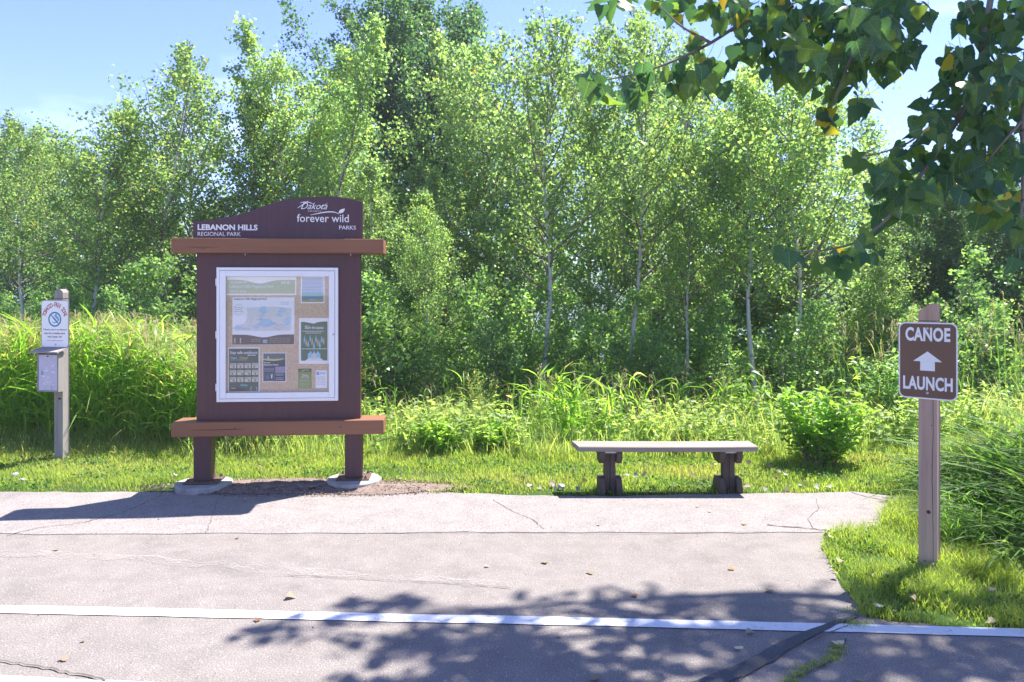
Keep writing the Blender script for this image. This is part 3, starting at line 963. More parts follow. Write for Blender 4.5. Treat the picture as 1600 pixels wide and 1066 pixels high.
# trampled ground along the path at the far left
keep &= ~((x < -2.9) & (y < 6.12) & (rng.random(n) < .55))
x = x[keep]; y = y[keep]; n = len(x); patch = patch[keep]
lush = np.exp(-((x + 2.95) / .35) ** 2 - ((y - 6.25) / .15) ** 2)
h = rng.uniform(.018, .05, n) * (1 + .35 * patch) + .055 * sstep(6.7, 7.5, y) * rng.random(n) + .06 * lush * rng.random(n)
z0 = gz(x, y)
straw = np.clip(np.sin(x * 1.7 + 2) * np.sin(y * 4.3 + x * .8) - .1, 0, 1)
tint = np.clip(.48 + .16 * patch + rng.normal(0, .16, n) - .3 * lush + .3 * straw, 0, .9)
dry = rng.random(n) < .05 + .06 * sstep(7.0, 7.4, y) + .18 * straw; tint[dry] = rng.uniform(.9, 1, dry.sum())
blades(g, np.stack([x, y, z0], -1), h, rng.uniform(0, 2 * PI, n), rng.uniform(.15, .9, n), rng.uniform(.003, .007, n), tint, 2)
tag(g.obj('mown_grass', M['lawn']), 'short trampled grass strip between the path and the meadow', 'grass', kind='stuff')
# clover and plantain in it
g = Geo(); n = 22000
x = rng.uniform(-7, 4.2, n); y = rng.uniform(5.95, 7.4, n)
keep = (np.sin(x * 3.3) * np.sin(y * 7) > .05) & ~inpoly(x, y, path_out) & (((x - cx0) / 1.3) ** 2 + ((y - cy0) / .27) ** 2 > 1.05)
x = x[keep]; y = y[keep]; n = len(x)
scatter(g, T_HEX, np.stack([x, y, gz(x, y) + rng.uniform(.01, .045, n)], -1), rand_dirs(n, .3), rand_dirs(n, 1.6), rng.uniform(.012, .035, n), rng.uniform(.012, .028, n), rng.random(n))
tag(g.obj('clover', M['clover']), 'small clover and plantain leaves in the short grass', 'clover', kind='stuff')

# verge on the right, round the foot of the canoe sign
VERGE = EDGE_R[2:13] + [(3.3, 3.5), (4.6, 3.45), (4.6, 5.9), (3.0, 5.8)]
g = Geo(); n = 90000
x = rng.uniform(1.6, 4.6, n); y = rng.uniform(3.38, 5.6, n)
patch = np.sin(x * 6.3 + .5) * np.sin(y * 7.1 + x * 2) + .5 * np.sin(x * 15.1) * np.sin(y * 13 + 2)
keep = inpoly(x + .02 * patch, y + .02 * patch, VERGE)
bare = np.exp(-((x - 2.02) / .16) ** 2 - ((y - 3.68) / .06) ** 2) + .8 * np.exp(-((x - 1.9) / .08) ** 2 - ((y - 4.1) / .2) ** 2)
keep &= (rng.random(n) > bare) & (rng.random(n) < np.clip(.9 + .6 * patch, .25, 1))
x = x[keep]; y = y[keep]; patch = patch[keep]; n = len(x)
h = rng.uniform(.02, .065, n) * (1.1 + .5 * patch) + .06 * sstep(2.3, 3.0, x) * rng.random(n)
tint = np.clip(.40 + .14 * patch + rng.normal(0, .15, n), 0, .9)
dry = rng.random(n) < .05; tint[dry] = rng.uniform(.9, 1, dry.sum())
blades(g, np.stack([x, y, gz(x, y)], -1), h, rng.uniform(0, 2 * PI, n), rng.uniform(.2, 1.1, n), rng.uniform(.002, .0055, n), tint, 3)
tag(g.obj('verge_grass', M['lawn']), 'lush short grass on the corner round the foot of the canoe launch sign', 'grass', kind='stuff')
g = Geo(); n = 2600
x = rng.uniform(1.75, 3.0, n); y = rng.uniform(3.5, 4.9, n)
keep = inpoly(x, y, VERGE) & (np.sin(x * 8) * np.sin(y * 9) > .1)
x = x[keep]; y = y[keep]; n = len(x)
scatter(g, T_HEX, np.stack([x, y, gz(x, y) + rng.uniform(.01, .06, n)], -1), rand_dirs(n, .3), rand_dirs(n, 1.6), rng.uniform(.012, .032, n), rng.uniform(.012, .026, n), rng.random(n))
tag(g.obj('verge_clover', M['clover']), 'round weed leaves in the corner grass by the canoe launch sign', 'clover', kind='stuff')

# arching grass mound on the right
g = Geo(); n = 5600
x = rng.uniform(2.62, 5.4, n); y = rng.uniform(4.15, 6.2, n)
dens = sstep(-.02, .32, x - (2.72 + .34 * np.clip(y - 4.4, 0, 9))) * sstep(4.1, 4.4, y)
keep = rng.random(n) < dens
ex = 1 - np.clip((5.9 - y) * 0, 0, 1)
x = x[keep]; y = y[keep]; n = len(x)
hi = .26 + .42 * sstep(2.7, 3.9, x)
h = hi * rng.uniform(.6, 1.15, n)
heading = PI + rng.normal(.55, 1.15, n)
blades(g, np.stack([x, y, gz(x, y)], -1), h, heading, rng.uniform(.4, 1.35, n), rng.uniform(.012, .030, n), np.clip(rng.normal(.5, .27, n), 0, 1), 7, rng.uniform(.2, .95, n), rng.normal(0, .35, n))
# along the left flank of the mound, behind the sign post
n = 1500
x = rng.uniform(2.5, 3.2, n); y = rng.uniform(4.6, 5.3, n)
keep = (x > 2.72 + (y - 4.6) * .5)
x = x[keep]; y = y[keep]; n = len(x)
blades(g, np.stack([x, y, gz(x, y)], -1), rng.uniform(.15, .38, n), PI + rng.normal(.2, .8, n), rng.uniform(.4, 1.1, n), rng.uniform(.005, .010, n), np.clip(rng.normal(.5, .2, n), 0, .95), 6, rng.uniform(.2, .6, n), rng.normal(0, .3, n))
tag(g.obj('arching_grass', M['sedge']), 'mound of long arching reed grass right of the canoe launch post', 'grass', kind='stuff')


def reeds(x, y, h0, h1, width=.016, nl=8, lmul=1.0, tint_mu=.5, seeds=.6):
    """upright stems with alternate arching blades and nodding seed heads"""
    g = Geo(); gs = Geo(); n = len(x)
    z = gz(x, y); H = rng.uniform(h0, h1, n)
    base = np.stack([x, y, z], -1)
    lean = rng.uniform(0, 2 * PI, n); lb = rng.uniform(.02, .30, n)
    blades(g, base, H, lean, lb, .007, np.full(n, tint_mu - .1), 4, 0)
    for k in range(nl):
        f = .12 + .8 * k / nl + rng.uniform(-.05, .05, n)
        p = base + np.stack([np.cos(lean) * H * lb * f ** 1.8, np.sin(lean) * H * lb * f ** 1.8, H * f], -1)
        L = rng.uniform(.24, .48, n) * lmul * (1 - .35 * abs(f - .5))
        blades(g, p, L, rng.uniform(0, 2 * PI, n), rng.uniform(.35, 1.4, n), width * rng.uniform(.5, 1.4, n), np.clip(rng.normal(tint_mu, .27, n), 0, 1), 4, rng.uniform(.0, 1.2, n), rng.normal(0, .55, n))
    m = rng.random(n) < seeds; p = base[m] + np.stack([np.cos(lean[m]) * H[m] * lb[m], np.sin(lean[m]) * H[m] * lb[m], H[m]], -1)
    for k in range(7):
        q = len(p)
        blades(gs, p - [0, 0, .03 * k], rng.uniform(.07, .16, q), lean[m] + rng.normal(0, .6, q), rng.uniform(.5, 1.3, q), .011, rng.random(q), 2, rng.uniform(.3, 1.2, q))
    return g, gs


n = 2900
x = rng.uniform(-9.5, -2.3, n); y = 7.65 + rng.uniform(0, 1, n) ** 1.3 * 3.0
n = len(x)
g, gs = reeds(x, y, .98, 1.34, .024, 9, 1.1, .5, .9)
# lower towards the board
tag(g.obj('tall_grass', M['reed']), 'tall bright green reed grass left of the information board', 'grass', kind='stuff')
tag(gs.obj('grass_seed_heads', M['seed']), 'nodding tan seed heads on top of the tall reed grass', 'seed heads', kind='stuff')
# scale the height near the information board
for o in [o for o in SC.objects if o.name in ('tall_grass', 'grass_seed_heads')]:
    me = o.data; co = np.empty(len(me.vertices) * 3, np.float32); me.vertices.foreach_get('co', co); co = co.reshape(-1, 3)
    zb = gz(co[:, 0], co[:, 1])
    k = 1 - .30 * sstep(-4.2, -2.6, co[:, 0]) + .05 * np.sin(co[:, 0] * 2.3)
    co[:, 2] = zb + (co[:, 2] - zb) * k
    me.vertices.foreach_set('co', co.ravel()); me.update()

g = Geo(); n = 9000
x = rng.uniform(-9, -2.2, n); y = 7.25 + rng.uniform(0, 1, n) ** .8 * .75
h = rng.uniform(.08, .30, n) * (.5 + .9 * sstep(7.3, 7.9, y)) * (1 + .3 * np.sin(x * 4.1) * np.sin(x * 1.7 + 1))
blades(g, np.stack([x, y, gz(x, y)], -1), h, rng.uniform(0, 6.28, n), rng.uniform(.2, 1.0, n), rng.uniform(.004, .010, n), np.clip(rng.normal(.55, .28, n), 0, 1), 4, rng.uniform(0, .5, n), rng.normal(0, .3, n))
tag(g.obj('fringe_grass', M['meadow']), 'ragged seedy grass fringe at the foot of the tall reed grass', 'grass', kind='stuff')
# meadow: fine grass, stalks and leafy weeds between the board and the right edge
g = Geo()
for cnt, h0, h1, w, mu, sg, sp in ((26000, .14, .36, .006, .45, .22, .5), (4000, .28, .55, .010, .5, .2, .35), (3600, .35, .62, .0035, .82, .12, .2)):
    x = rng.uniform(-3.2, 8.5, cnt); y = 7.15 + rng.uniform(0, 1, cnt) ** 1.4 * 5.2
    pt = np.sin(x * 1.9 + .4) * np.sin(y * 1.3 + x * .4) + .4 * np.sin(x * 5.1)
    keep = rng.random(cnt) < np.clip(.8 + .4 * pt, .2, 1)
    x = x[keep]; y = y[keep]; pt = pt[keep]; n = len(x)
    h = rng.uniform(h0, h1, n) * (1 + .25 * pt) * np.clip(.5 + (y - 7.1) * .9, .5, 1)
    blades(g, np.stack([x, y, gz(x, y)], -1), h, rng.uniform(0, 2 * PI, n), rng.uniform(.1, .7, n), w, np.clip(rng.normal(mu + .1 * pt, sg, n), 0, 1), 4, rng.uniform(0, .35, n), rng.normal(0, .3, n))
tag(g.obj('meadow_grass', M['meadow']), 'knee-high mixed meadow grass behind the bench', 'grass', kind='stuff')
g = Geo(); cnt = 1500
cnt = 2600; x = rng.uniform(-3.2, 8.2, cnt); y = 7.35 + rng.uniform(0, 1, cnt) ** 1.5 * 4.6
pt = np.sin(x * 2.6) * np.sin(y * 2.1 + 1)
keep = rng.random(cnt) < np.clip(.5 + .9 * pt, .05, 1); x = x[keep]; y = y[keep]; n = len(x)
H = rng.uniform(.2, .55, n); b = np.stack([x, y, gz(x, y)], -1); ln_ = rng.uniform(0, 2 * PI, n); lb = rng.uniform(.05, .35, n)
blades(g, b, H, ln_, lb, .006, .3, 3)
for k in range(16):
    f = .15 + .85 * k / 16 + rng.uniform(-.03, .03, n)
    p = b + np.stack([np.cos(ln_) * H * lb * f ** 1.8, np.sin(ln_) * H * lb * f ** 1.8, H * f], -1)
    a = rng.uniform(0, 2 * PI, n); el = rng.normal(.15, .35, n)
    D = np.stack([np.cos(a) * np.cos(el), np.sin(a) * np.cos(el), np.sin(el)], -1)
    L = rng.uniform(.04, .12, n) * (1.15 - .5 * f)
    scatter(g, T_HEX, p, D, rand_dirs(n, 1.5, .5), L, L * rng.uniform(.35, .8, n), np.clip(rng.normal(.35 + .2 * f, .15, n), 0, .8))
tag(g.obj('leafy_weeds', M['meadow']), 'broad-leaved weeds scattered through the meadow', 'weeds', kind='stuff')
# taller reeds in the meadow: clumps behind the bench, and pale stalks behind the canoe sign
def clump_xy(cx, cy, rx, ry, n):
    return cx + rng.normal(0, rx, n), cy + rng.normal(0, ry, n)


x1, y1 = clump_xy(.75, 8.6, .45, .35, 110); x2, y2 = clump_xy(1.4, 9.3, .6, .3, 60); x3, y3 = clump_xy(-.2, 9.6, .7, .3, 70); x4, y4 = clump_xy(-1.6, 8.3, .35, .4, 60); x5, y5 = clump_xy(3.0, 9.0, .5, .3, 60)
x = np.concatenate([x1[:70], x2[:20], x3[:15], x4[:14], x5[:40]]); y = np.concatenate([y1[:70], y2[:20], y3[:15], y4[:14], y5[:40]])
g, gs = reeds(x, y, .45, .85, .022, 6, .85, .45, .5)
tag(g.obj('meadow_reeds', M['reed']), 'taller reed clumps in the meadow behind the bench', 'reeds', kind='stuff')
tag(gs.obj('meadow_seed_heads', M['seed']), 'tan seed heads above the meadow reeds', 'seed heads', kind='stuff')
x6, y6 = clump_xy(5.3, 8.6, .55, .4, 45); x7, y7 = clump_xy(4.6, 9.0, .3, .3, 22)
g, gs = reeds(np.concatenate([x6, x7]), np.concatenate([y6, y7]), .9, 1.45, .012, 6, .7, .72, .95)
tag(g.obj('dry_reeds', M['sedge']), 'tall half-dry reeds right of the canoe launch sign', 'reeds', kind='stuff')
tag(gs.obj('dry_seed_heads', M['seed']), 'brown seed heads on the half-dry reeds right of the canoe launch sign', 'seed heads', kind='stuff')


# feathery plumes and the leafy shrub: plants one can point at
def forb(name, px, py, Y, label, w, h, stems, leaves, Ls, mt, tpl, cat, ratio=.7, up=.2, mu=(.2, .75), group=None):
    X = (px - 800) * Y / F; z0 = float(gz(X, Y))
    root = empty(name, (X, Y, z0)); tag(root, label, cat, group)
    gs = Geo(); gl = Geo()
    for s_ in range(stems):
        a = random.uniform(0, 2 * PI); o = random.random() ** .6
        d = (math.cos(a) * o * w / h * .9, math.sin(a) * o * w / h * .9, 1)
        L = h * random.uniform(.5, 1.15) * (1 - .25 * o)
        r_ = random.Random(s_ + px)
        pl = polyline((math.cos(a) * o * w * .25, math.sin(a) * o * w * .25, 0), np.array(d) / np.linalg.norm(d), L, 7, .09, .02, r_)
        gs.tube(pl, np.linspace(.006, .002, 8), 4, False)
        n = leaves; f = rng.uniform(.12, 1, n) ** .85 * 6.99; k = f.astype(int)
        p = pl[k] + (pl[k + 1] - pl[k]) * (f - k)[:, None]
        el = rng.normal(up, .35, n); b_ = rng.uniform(0, 2 * PI, n)
        D = np.stack([np.cos(b_) * np.cos(el), np.sin(b_) * np.cos(el), np.sin(el)], -1)
        p = p + D * rng.uniform(0, .05, n)[:, None] * (Ls / .07)
        ll = Ls * rng.uniform(.6, 1.2, n)
        hgt = np.clip(p[:, 2] / h, 0, 1)
        scatter(gl, tpl, p, D, rand_dirs(n, 1.6, .5), ll, ll * ratio, np.clip(rng.normal(mu[0] + (mu[1] - mu[0]) * .5, .2, n), 0, 1))
    gs.obj('stems', M['twig'] if 'shrub' in name else mt, root); gl.obj('foliage', mt, root)
    return root


forb('leafy_shrub', 1282, 740, 6.95, 'bushy bright green leafy shrub right of the bench', .56, .86, 42, 42, .075, M['leaf_shrub'], T_HEX, 'shrub')
forb('leafy_weed', 1190, 700, 8.2, 'wide-leaved arching weed just left of the leafy shrub', .3, .95, 7, 26, .15, M['leaf_shrub'], T_LANCE, 'plant', .25)
forb('feathery_weed', 752, 700, 8.4, 'pale feathery weed in the meadow between board and bench', .30, .82, 22, 120, .045, M['meadow'], T_LANCE, 'plant', .14, .6, (.5, .9))
forb('feathery_weed', 700, 700, 8.0, 'smaller feathery weed left of the pale feathery one', .26, .62, 18, 110, .045, M['meadow'], T_LANCE, 'plant', .14, .6, (.4, .8))
forb('feathery_weed', 845, 690, 9.6, 'tall blue-green feathery weed at the foot of the long pale trunk', .26, 1.15, 14, 150, .05, M['meadow'], T_LANCE, 'plant', .14, .6, (.1, .5))
forb('leafy_weed', 690, 720, 7.45, 'low dark leafy weed clump beside the board\'s lower rail', .38, .42, 18, 40, .07, M['leaf_shrub'], T_HEX, 'plant', .6, .2, (.3, .8))
forb('leafy_weed', 770, 720, 7.5, 'low dark leafy weed clump left of the bench', .34, .36, 16, 40, .065, M['leaf_shrub'], T_HEX, 'plant', .6, .2, (.3, .8))
forb('leafy_weed', 885, 700, 8.0, 'upright broad-bladed weed behind the bench\'s left end', .22, .85, 9, 22, .22, M['reed'], T_LANCE, 'plant', .13, .5, (.4, .7))
forb('leafy_weed', 1390, 700, 8.6, 'leafy green bush behind the canoe launch post', .5, .95, 20, 60, .07, M['leaf_bush'], T_HEX, 'plant', .6)

# ------------------------------------------------------------------ information board
KR = 0.085
kiosk = empty('information_board', (-1.925, 6.13, 0.0), KR)
tag(kiosk, 'big maroon park information board on two posts with red-brown rails and glazed display case', 'information board')


def beam(g, x0, x1, y0, y1, z0, z1):
    return g.box(x0, x1, y0, y1, z0, z1)


KP = 0.00528       # metres per picture pixel at the panel face


def kx(px): return (px - 435.5) * KP


def kz(py): return EYE - (py - 458) * KP


HW = .655
beam(Geo(), -HW, HW + .008, -.045, .045, .54, 1.95).obj('panel', M['maroon'], kiosk, bevel=.004)
# curved topper
top = []
cr = [(306, 347.5), (325, 346.5), (350, 343), (380, 335), (405, 326), (430, 316), (455, 311), (480, 308), (505, 306.5), (530, 307.5), (550, 311), (563.5, 315)]
import itertools
cxs = np.array([c[0] for c in cr]); cys = np.array([c[1] for c in cr])
curve = [(kx(px), kz(py)) for px, py in zip(np.linspace(306, 563.5, 40), np.interp(np.linspace(306, 563.5, 40), cxs, cys))]
# smooth it a little
for _ in range(3):
    curve = [curve[0]] + [(b[0], (a[1] + 2 * b[1] + c[1]) / 4) for a, b, c in zip(curve[:-2], curve[1:-1], curve[2:])] + [curve[-1]]
pts = [(curve[0][0], 1.97)] + [(curve[-1][0], 1.97)] + curve[::-1]
Geo().prism(pts, -.032, .032).obj('topper', M['topper'], kiosk, bevel=.003)
beam(Geo(), -.825, .862, -.13, .13, 1.925, 2.043).obj('roof_rail', M['rail'], kiosk, bevel=.006)
beam(Geo(), -.825, .862, -.13, .13, .441, .557).obj('lower_rail', M['rail'], kiosk, bevel=.006)
for x in (-.605, .607):
    beam(Geo(), x - .068, x + .068, -.068, .068, .07, .4412).obj('post', M['kleg'], kiosk, bevel=.008)
    bp = beam(Geo(), x - .135, x + .135, -.12, .12, .058, .070).obj('base_plate', M['rust'], kiosk, bevel=.002)
    for sx in (-1, 1):
        for sy in (-1, 1):
            g = Geo(); g.tube([(x + sx * .105, sy * .092, .07), (x + sx * .105, sy * .092, .082)], .012, 6); g.tube([(x + sx * .105, sy * .092, .082), (x + sx * .105, sy * .092, .094)], .006, 8)
            g.obj('bolt', M['rust'], bp)
# seams, nail heads on the rails
for px, py in ((374, 666), (533, 664.5)):
    g = Geo(); g.tube([(kx(px), -.132, .505), (kx(px), -.1295, .505)], .006, 10); g.obj('nail_head', M['knot'], kiosk)
Geo().box(kx(322), kx(330), -.1315, -.13, 1.955, 1.958).obj('scratch', M['knot'], kiosk)
for px in (388, 548):
    g = Geo(); g.tube([(kx(px), -.11, 1.925), (kx(px), -.11, 1.905)], .0035, 6); g.obj('screw', M['steel'], kiosk)

# footings
for x, y, r_, h in ((-.605, -.02, .225, .052), (.607, -.02, .225, .058)):
    c, s = math.cos(KR), math.sin(KR)
    wx, wy = -1.925 + x * c - y * s, 6.13 + x * s + y * c
    g = Geo()
    g.tube([(0, 0, -.2), (0, 0, h - .03), (0, 0, h - .008), (0, 0, h)], np.array([r_, r_, r_ - .002, r_ - .012]), 48)
    V_ = g.V[0]; aa = np.arctan2(V_[:, 1], V_[:, 0]); kk = 1 + .012 * np.sin(aa * 3 + x) + .008 * np.sin(aa * 11) + rng.uniform(-.006, .006, len(V_)); V_[:, 0] *= kk; V_[:, 1] *= kk
    o = g.obj('concrete_footing', M['concrete'], loc=(wx, wy, 0))
    tag(o, 'round concrete footing under the ' + ('left post of the information board, half buried in soil' if x < 0 else 'right post of the information board, standing proud of the soil'), 'footing', 'footings of the information board')


# text helper ------------------------------------------------------
def text_mesh(s, size, bold=0.0, xs=1.0, shear=0.0, align='LEFT', spacing=1.0, depth=.0004, res=3):
    cu = bpy.data.curves.new('lettering', 'FONT')
    cu.body = s; cu.size = size; cu.offset = bold; cu.shear = shear; cu.align_x = align; cu.space_character = spacing
    cu.extrude = depth; cu.resolution_u = res
    o = bpy.data.objects.new('lettering_tmp', cu); COL.objects.link(o)
    dg = bpy.context.evaluated_depsgraph_get()
    me = bpy.data.meshes.new_from_object(o.evaluated_get(dg))
    bpy.data.objects.remove(o)
    co = np.empty(len(me.vertices) * 3, np.float32); me.vertices.foreach_get('co', co); co = co.reshape(-1, 3)
    if len(co):
        w = co[:, 0].max() - co[:, 0].min()
        co[:, 0] *= xs
    me.vertices.foreach_set('co', co.ravel()); me.update()
    me.name = 'lettering'
    return me


def text(s, x, z, y, m, parent, size, width=None, align='LEFT', bold=0.0, shear=0.0, name='lettering', spacing=1.0, rot=0.0):
    me = text_mesh(s, size, bold, 1.0, shear, align, spacing)
    n = len(me.vertices)
    if n == 0: return None
    co = np.empty(n * 3, np.float32); me.vertices.foreach_get('co', co); co = co.reshape(-1, 3)
    if width:
        w = co[:, 0].max() - co[:, 0].min()
        co[:, 0] *= width / w
        me.vertices.foreach_set('co', co.ravel()); me.update()
    if align == 'LEFT':
        x -= float(co[:, 0].min())
    me.materials.clear(); me.materials.append(m)
    me.polygons.foreach_set('use_smooth', np.zeros(len(me.polygons), dtype=bool))
    o = link(name, me, parent, (x, y, z), (R(90), 0, 0))
    if rot: o.rotation_euler = (R(90), -rot, 0)
    return o


TF = -.0335
text('LEBANON HILLS', kx(312.5), kz(360), TF, M['letter'], kiosk, .062, kx(403) - kx(312.5), bold=.0022)
text('REGIONAL PARK', kx(312.5), kz(369.5), TF, M['letter'], kiosk, .047, kx(377.5) - kx(312.5), bold=.0002)
text('forever wild', kx(463), kz(346.5), TF, M['letter'], kiosk, .092, kx(543) - kx(463), bold=.0004)
text('PARKS', kx(528), kz(358), TF, M['letter'], kiosk, .046, kx(554) - kx(528), bold=.0003)
text('Dakota', kx(469), kz(326.5), TF, M['letter'], kiosk, .078, kx(510) - kx(469), bold=-.0002, shear=.45)
text('COUNTY', kx(480), kz(330.5), TF, M['letter'], kiosk, .013, kx(500) - kx(480), bold=.0002, spacing=1.5)


def flat(pts, y, m, parent, name, th=.0006):
    """flat printed shape, outline in x,z"""
    return Geo().prism(pts, y - th, y).obj(name, m, parent)


def strokes(polys, y, m, parent, name, w):
    g = Geo()
    for pl, ww in polys:
        pl = np.array(pl, float); n = len(pl)
        t = np.gradient(pl, axis=0); t /= np.linalg.norm(t, axis=1)[:, None] + 1e-9
        nr = np.stack([-t[:, 1], t[:, 0]], -1)
        k = np.linspace(0, 1, n); prof = (w * ww * (np.sin(PI * np.clip(k, .06, .94)) ** .5))[:, None] / 2
        a = pl + nr * prof; b = pl - nr * prof
        V = np.concatenate([np.stack([a[:, 0], np.full(n, y), a[:, 1]], -1), np.stack([b[:, 0], np.full(n, y), b[:, 1]], -1)])
        g.add(V, [[[q, q + 1, q + 1 + n, q + n] for q in range(n - 1)]])
    return g.obj(name, m, parent)


def spline(p, n=24):
    p = np.array(p, float); t = np.linspace(0, 1, len(p)); tt = np.linspace(0, 1, n)
    cx = np.polyfit(t, p[:, 0], min(3, len(p) - 1)); cz = np.polyfit(t, p[:, 1], min(3, len(p) - 1))
    return np.stack([np.polyval(cx, tt), np.polyval(cz, tt)], -1)


K2 = lambda l: [(kx(a), kz(b)) for a, b in l]
strokes([(spline(K2([(484, 335.5), (495, 333.5), (505, 331), (515, 330.3), (521, 331.5), (528, 334)])), 1.0)], TF - .0005, M['letter'], kiosk, 'swoosh', .009)
strokes([(spline(K2([(464, 325), (470, 321), (476, 317), (480, 313.5)])), 1.0), (spline(K2([(468, 317.5), (474, 315.5), (482, 316), (488, 319)])), 1.0), (spline(K2([(494, 327), (502, 322), (510, 317)])), .7)], TF - .0005, M['letter'], kiosk, 'script_flourish', .007)
lf = [(527, 332.5), (528.5, 328), (532, 326), (537, 325), (536, 328.5), (534, 331.5), (530, 332.5)]
flat(K2(lf)[::-1], TF, M['letter'], kiosk, 'leaf_emblem')

# display case
dc = empty('display_case', (0, 0, 0), 0, kiosk)
X0, X1, Z0, Z1 = kx(343.5), kx(527.5), kz(626), kz(418.5)
CF = -.082; CB = -.0455
bd = .028; fr = .048
dc.name = 'display_case'


def frame(x0, x1, z0, z1, w, y0, y1, name, m, par):
    Geo().box(x0, x0 + w, y0, y1, z0, z1).obj(name, m, par, bevel=.002)
    Geo().box(x1 - w, x1, y0, y1, z0, z1).obj(name, m, par, bevel=.002)
    Geo().box(x0 + w + .0004, x1 - w - .0004, y0 + .0006, y1, z0, z0 + w).obj(name, m, par, bevel=.002)
    Geo().box(x0 + w + .0004, x1 - w - .0004, y0 + .0006, y1, z1 - w, z1).obj(name, m, par, bevel=.002)


frame(X0, X1, Z0, Z1, .024, CF, CB, 'case_side', M['alu'], dc)
frame(X0 + .027, X1 - .027, Z0 + .027, Z1 - .027, .046, CF - .004, CF + .016, 'door_frame', M['alu'], dc)
Geo().box(X0 + .024, X1 - .024, -.0545, CB - .001, Z0 + .024, Z1 - .024).obj('cork_board', M['cork'], dc)
Geo().box(X0 + .071, X1 - .071, CF + .004, CF + .008, Z0 + .071, Z1 - .071).obj('glass_pane', M['glass'], dc)
g = Geo(); g.tube([(kx(520.8), CF - .0045, kz(522.5)), (kx(520.8), CF - .009, kz(522.5))], .0085, 14); g.obj('lock', M['steel'], dc)
for hz_ in (Z0 + .12, (Z0 + Z1) / 2, Z1 - .12):
    g = Geo(); g.tube([(X0 - .003, CF - .001, hz_ - .03), (X0 - .003, CF - .001, hz_ + .03)], .004, 8)
    g.obj('hinge', M['alu'], dc)

# pinned notices: each its own thing, placed on the cork
kmat = Matrix.Translation((-1.925, 6.13, 0)) @ Matrix.Rotation(KR, 4, 'Z')
PY = -.0552
KC = 0.00524


def notice(name, x0, y0, x1, y1, label, face=None, rot=0.0):
    """sheet of paper from picture columns/rows, returns root and a mapper"""
    w = (x1 - x0) * KC; h = (y1 - y0) * KC
    cx, cz = kx(0) * 0 + ((x0 + x1) / 2 - 435.5) * KC, EYE - ((y0 + y1) / 2 - 458) * KC
    root = empty(name, kmat @ Vector((cx, PY, cz)), KR)
    if rot: root.rotation_euler = (0, rot, KR)
    tag(root, label, 'notice')
    Geo().box(-w / 2, w / 2, -.0006, 0, -h / 2, h / 2).obj('paper_sheet', face or M['paper'], root)
    m = lambda u, v: (-w / 2 + u * w, h / 2 - v * h)
    pins = Geo()
    return root, w, h, m


def rect(m, u0, v0, u1, v1):
    a = m(u0, v1); b = m(u1, v0)
    return [(a[0], a[1]), (b[0], a[1]), (b[0], b[1]), (a[0], b[1])]


def printed(root, m, pts, col, name='printed_panel', lv=1):
    return flat([m(u, v) if True else 0 for u, v in pts], -.0006 - .0005 * lv + .0005, ink(col), root, name, .0004)


def lines(root, m, u0, u1, vs, col, h=.012, name='text_lines', seed=0, lv=2, W=1.0):
    """lines of print too small to read: broken into words"""
    r = random.Random(seed); g = Geo(); y = -.0006 - .0005 * lv
    for v in vs:
        u = u0; end = u1 - r.random() * .12 * (u1 - u0)
        while u < end:
            l = r.uniform(.02, .075) * W
            a = m(u, v + h); b = m(min(u + l, end), v)
            g.add([(a[0], y, a[1]), (b[0], y, a[1]), (b[0], y, b[1]), (a[0], y, b[1])], [[0, 1, 2, 3]])
            u += l + .012 * W
    return g.obj(name, ink(col), root)


def ptext(root, m, s, u, v, size, width, col, bold=0.0, lv=2, align='LEFT'):
    x, z = m(u, v)
    return text(s, x, z, -.0006 - .0005 * lv, ink(col), root, size, width, align, bold)


WHT = (.68, .69, .70); GRN = (.42, .47, .27)
# banner
r0, w, h, m = notice('header_notice', 357.7, 432.5, 463, 461, 'wide pale green header sheet with the park name at the top left of the case')
hill = [(u, .17 + (.17 * math.sin(PI * u * 2 - PI * 0.0) ** 2 if False else 0) + .20 * math.exp(-((u - .47) / .17) ** 2)) for u in np.linspace(.0, .985, 24)]
printed(r0, m, [(0.0, .93), (.985, .93)] + hill[::-1], GRN, 'green_band')
ptext(r0, m, 'Lebanon Hills Regional Park', .035, .60, .032, w * .64, WHT, .0004)
ptext(r0, m, 'Visitor Area', .035, .86, .028, w * .24, WHT, .0003)
lines(r0, m, .05, .3, [.27], WHT, .06, seed=3)
lines(r0, m, .78, .92, [.25, .33], WHT, .05, seed=4)
# map
r1, w, h, m = notice('map_notice', 365.5, 464.7, 460.3, 539, 'white park trail map with pale blue lakes and a brown footer in the case')
ptext(r1, m, 'Lebanon Hills Regional Park', .03, .052, .021, w * .53, (.10, .10, .12), .0003)
printed(r1, m, [(.0, .995), (.995, .995)] + [(u, .785 + .06 * math.exp(-((u - .5) / .18) ** 2)) for u in np.linspace(.995, .0, 24)], (.13, .105, .095), 'brown_footer')
area = [(.02, .70), (.05, .58), (.18, .56), (.22, .48), (.24, .33), (.22, .22), (.42, .21), (.5, .18), (.56, .20), (.74, .20), (.95, .23), (.945, .70), (.6, .71), (.3, .71)]
printed(r1, m, area, (.66, .67, .64), 'park_area')
for k, (u, v, a, b) in enumerate(((.49, .27, .065, .06), (.53, .53, .12, .10), (.10, .64, .085, .035), (.80, .27, .055, .06), (.76, .38, .04, .03), (.89, .50, .06, .08), (.38, .62, .05, .04), (.68, .56, .03, .03), (.22, .66, .05, .025))):
    rr = random.Random(k); ph = rr.uniform(0, 6)
    printed(r1, m, [(u + a * (1 + .22 * math.sin(3 * t + ph) + .1 * math.sin(5 * t)) * math.cos(t), v + b * (1 + .2 * math.sin(2 * t + ph)) * math.sin(t)) for t in np.linspace(0, 2 * PI, 25)[:-1][::-1]], (.42, .60, .72), 'lake_shape', 2)
tr = []
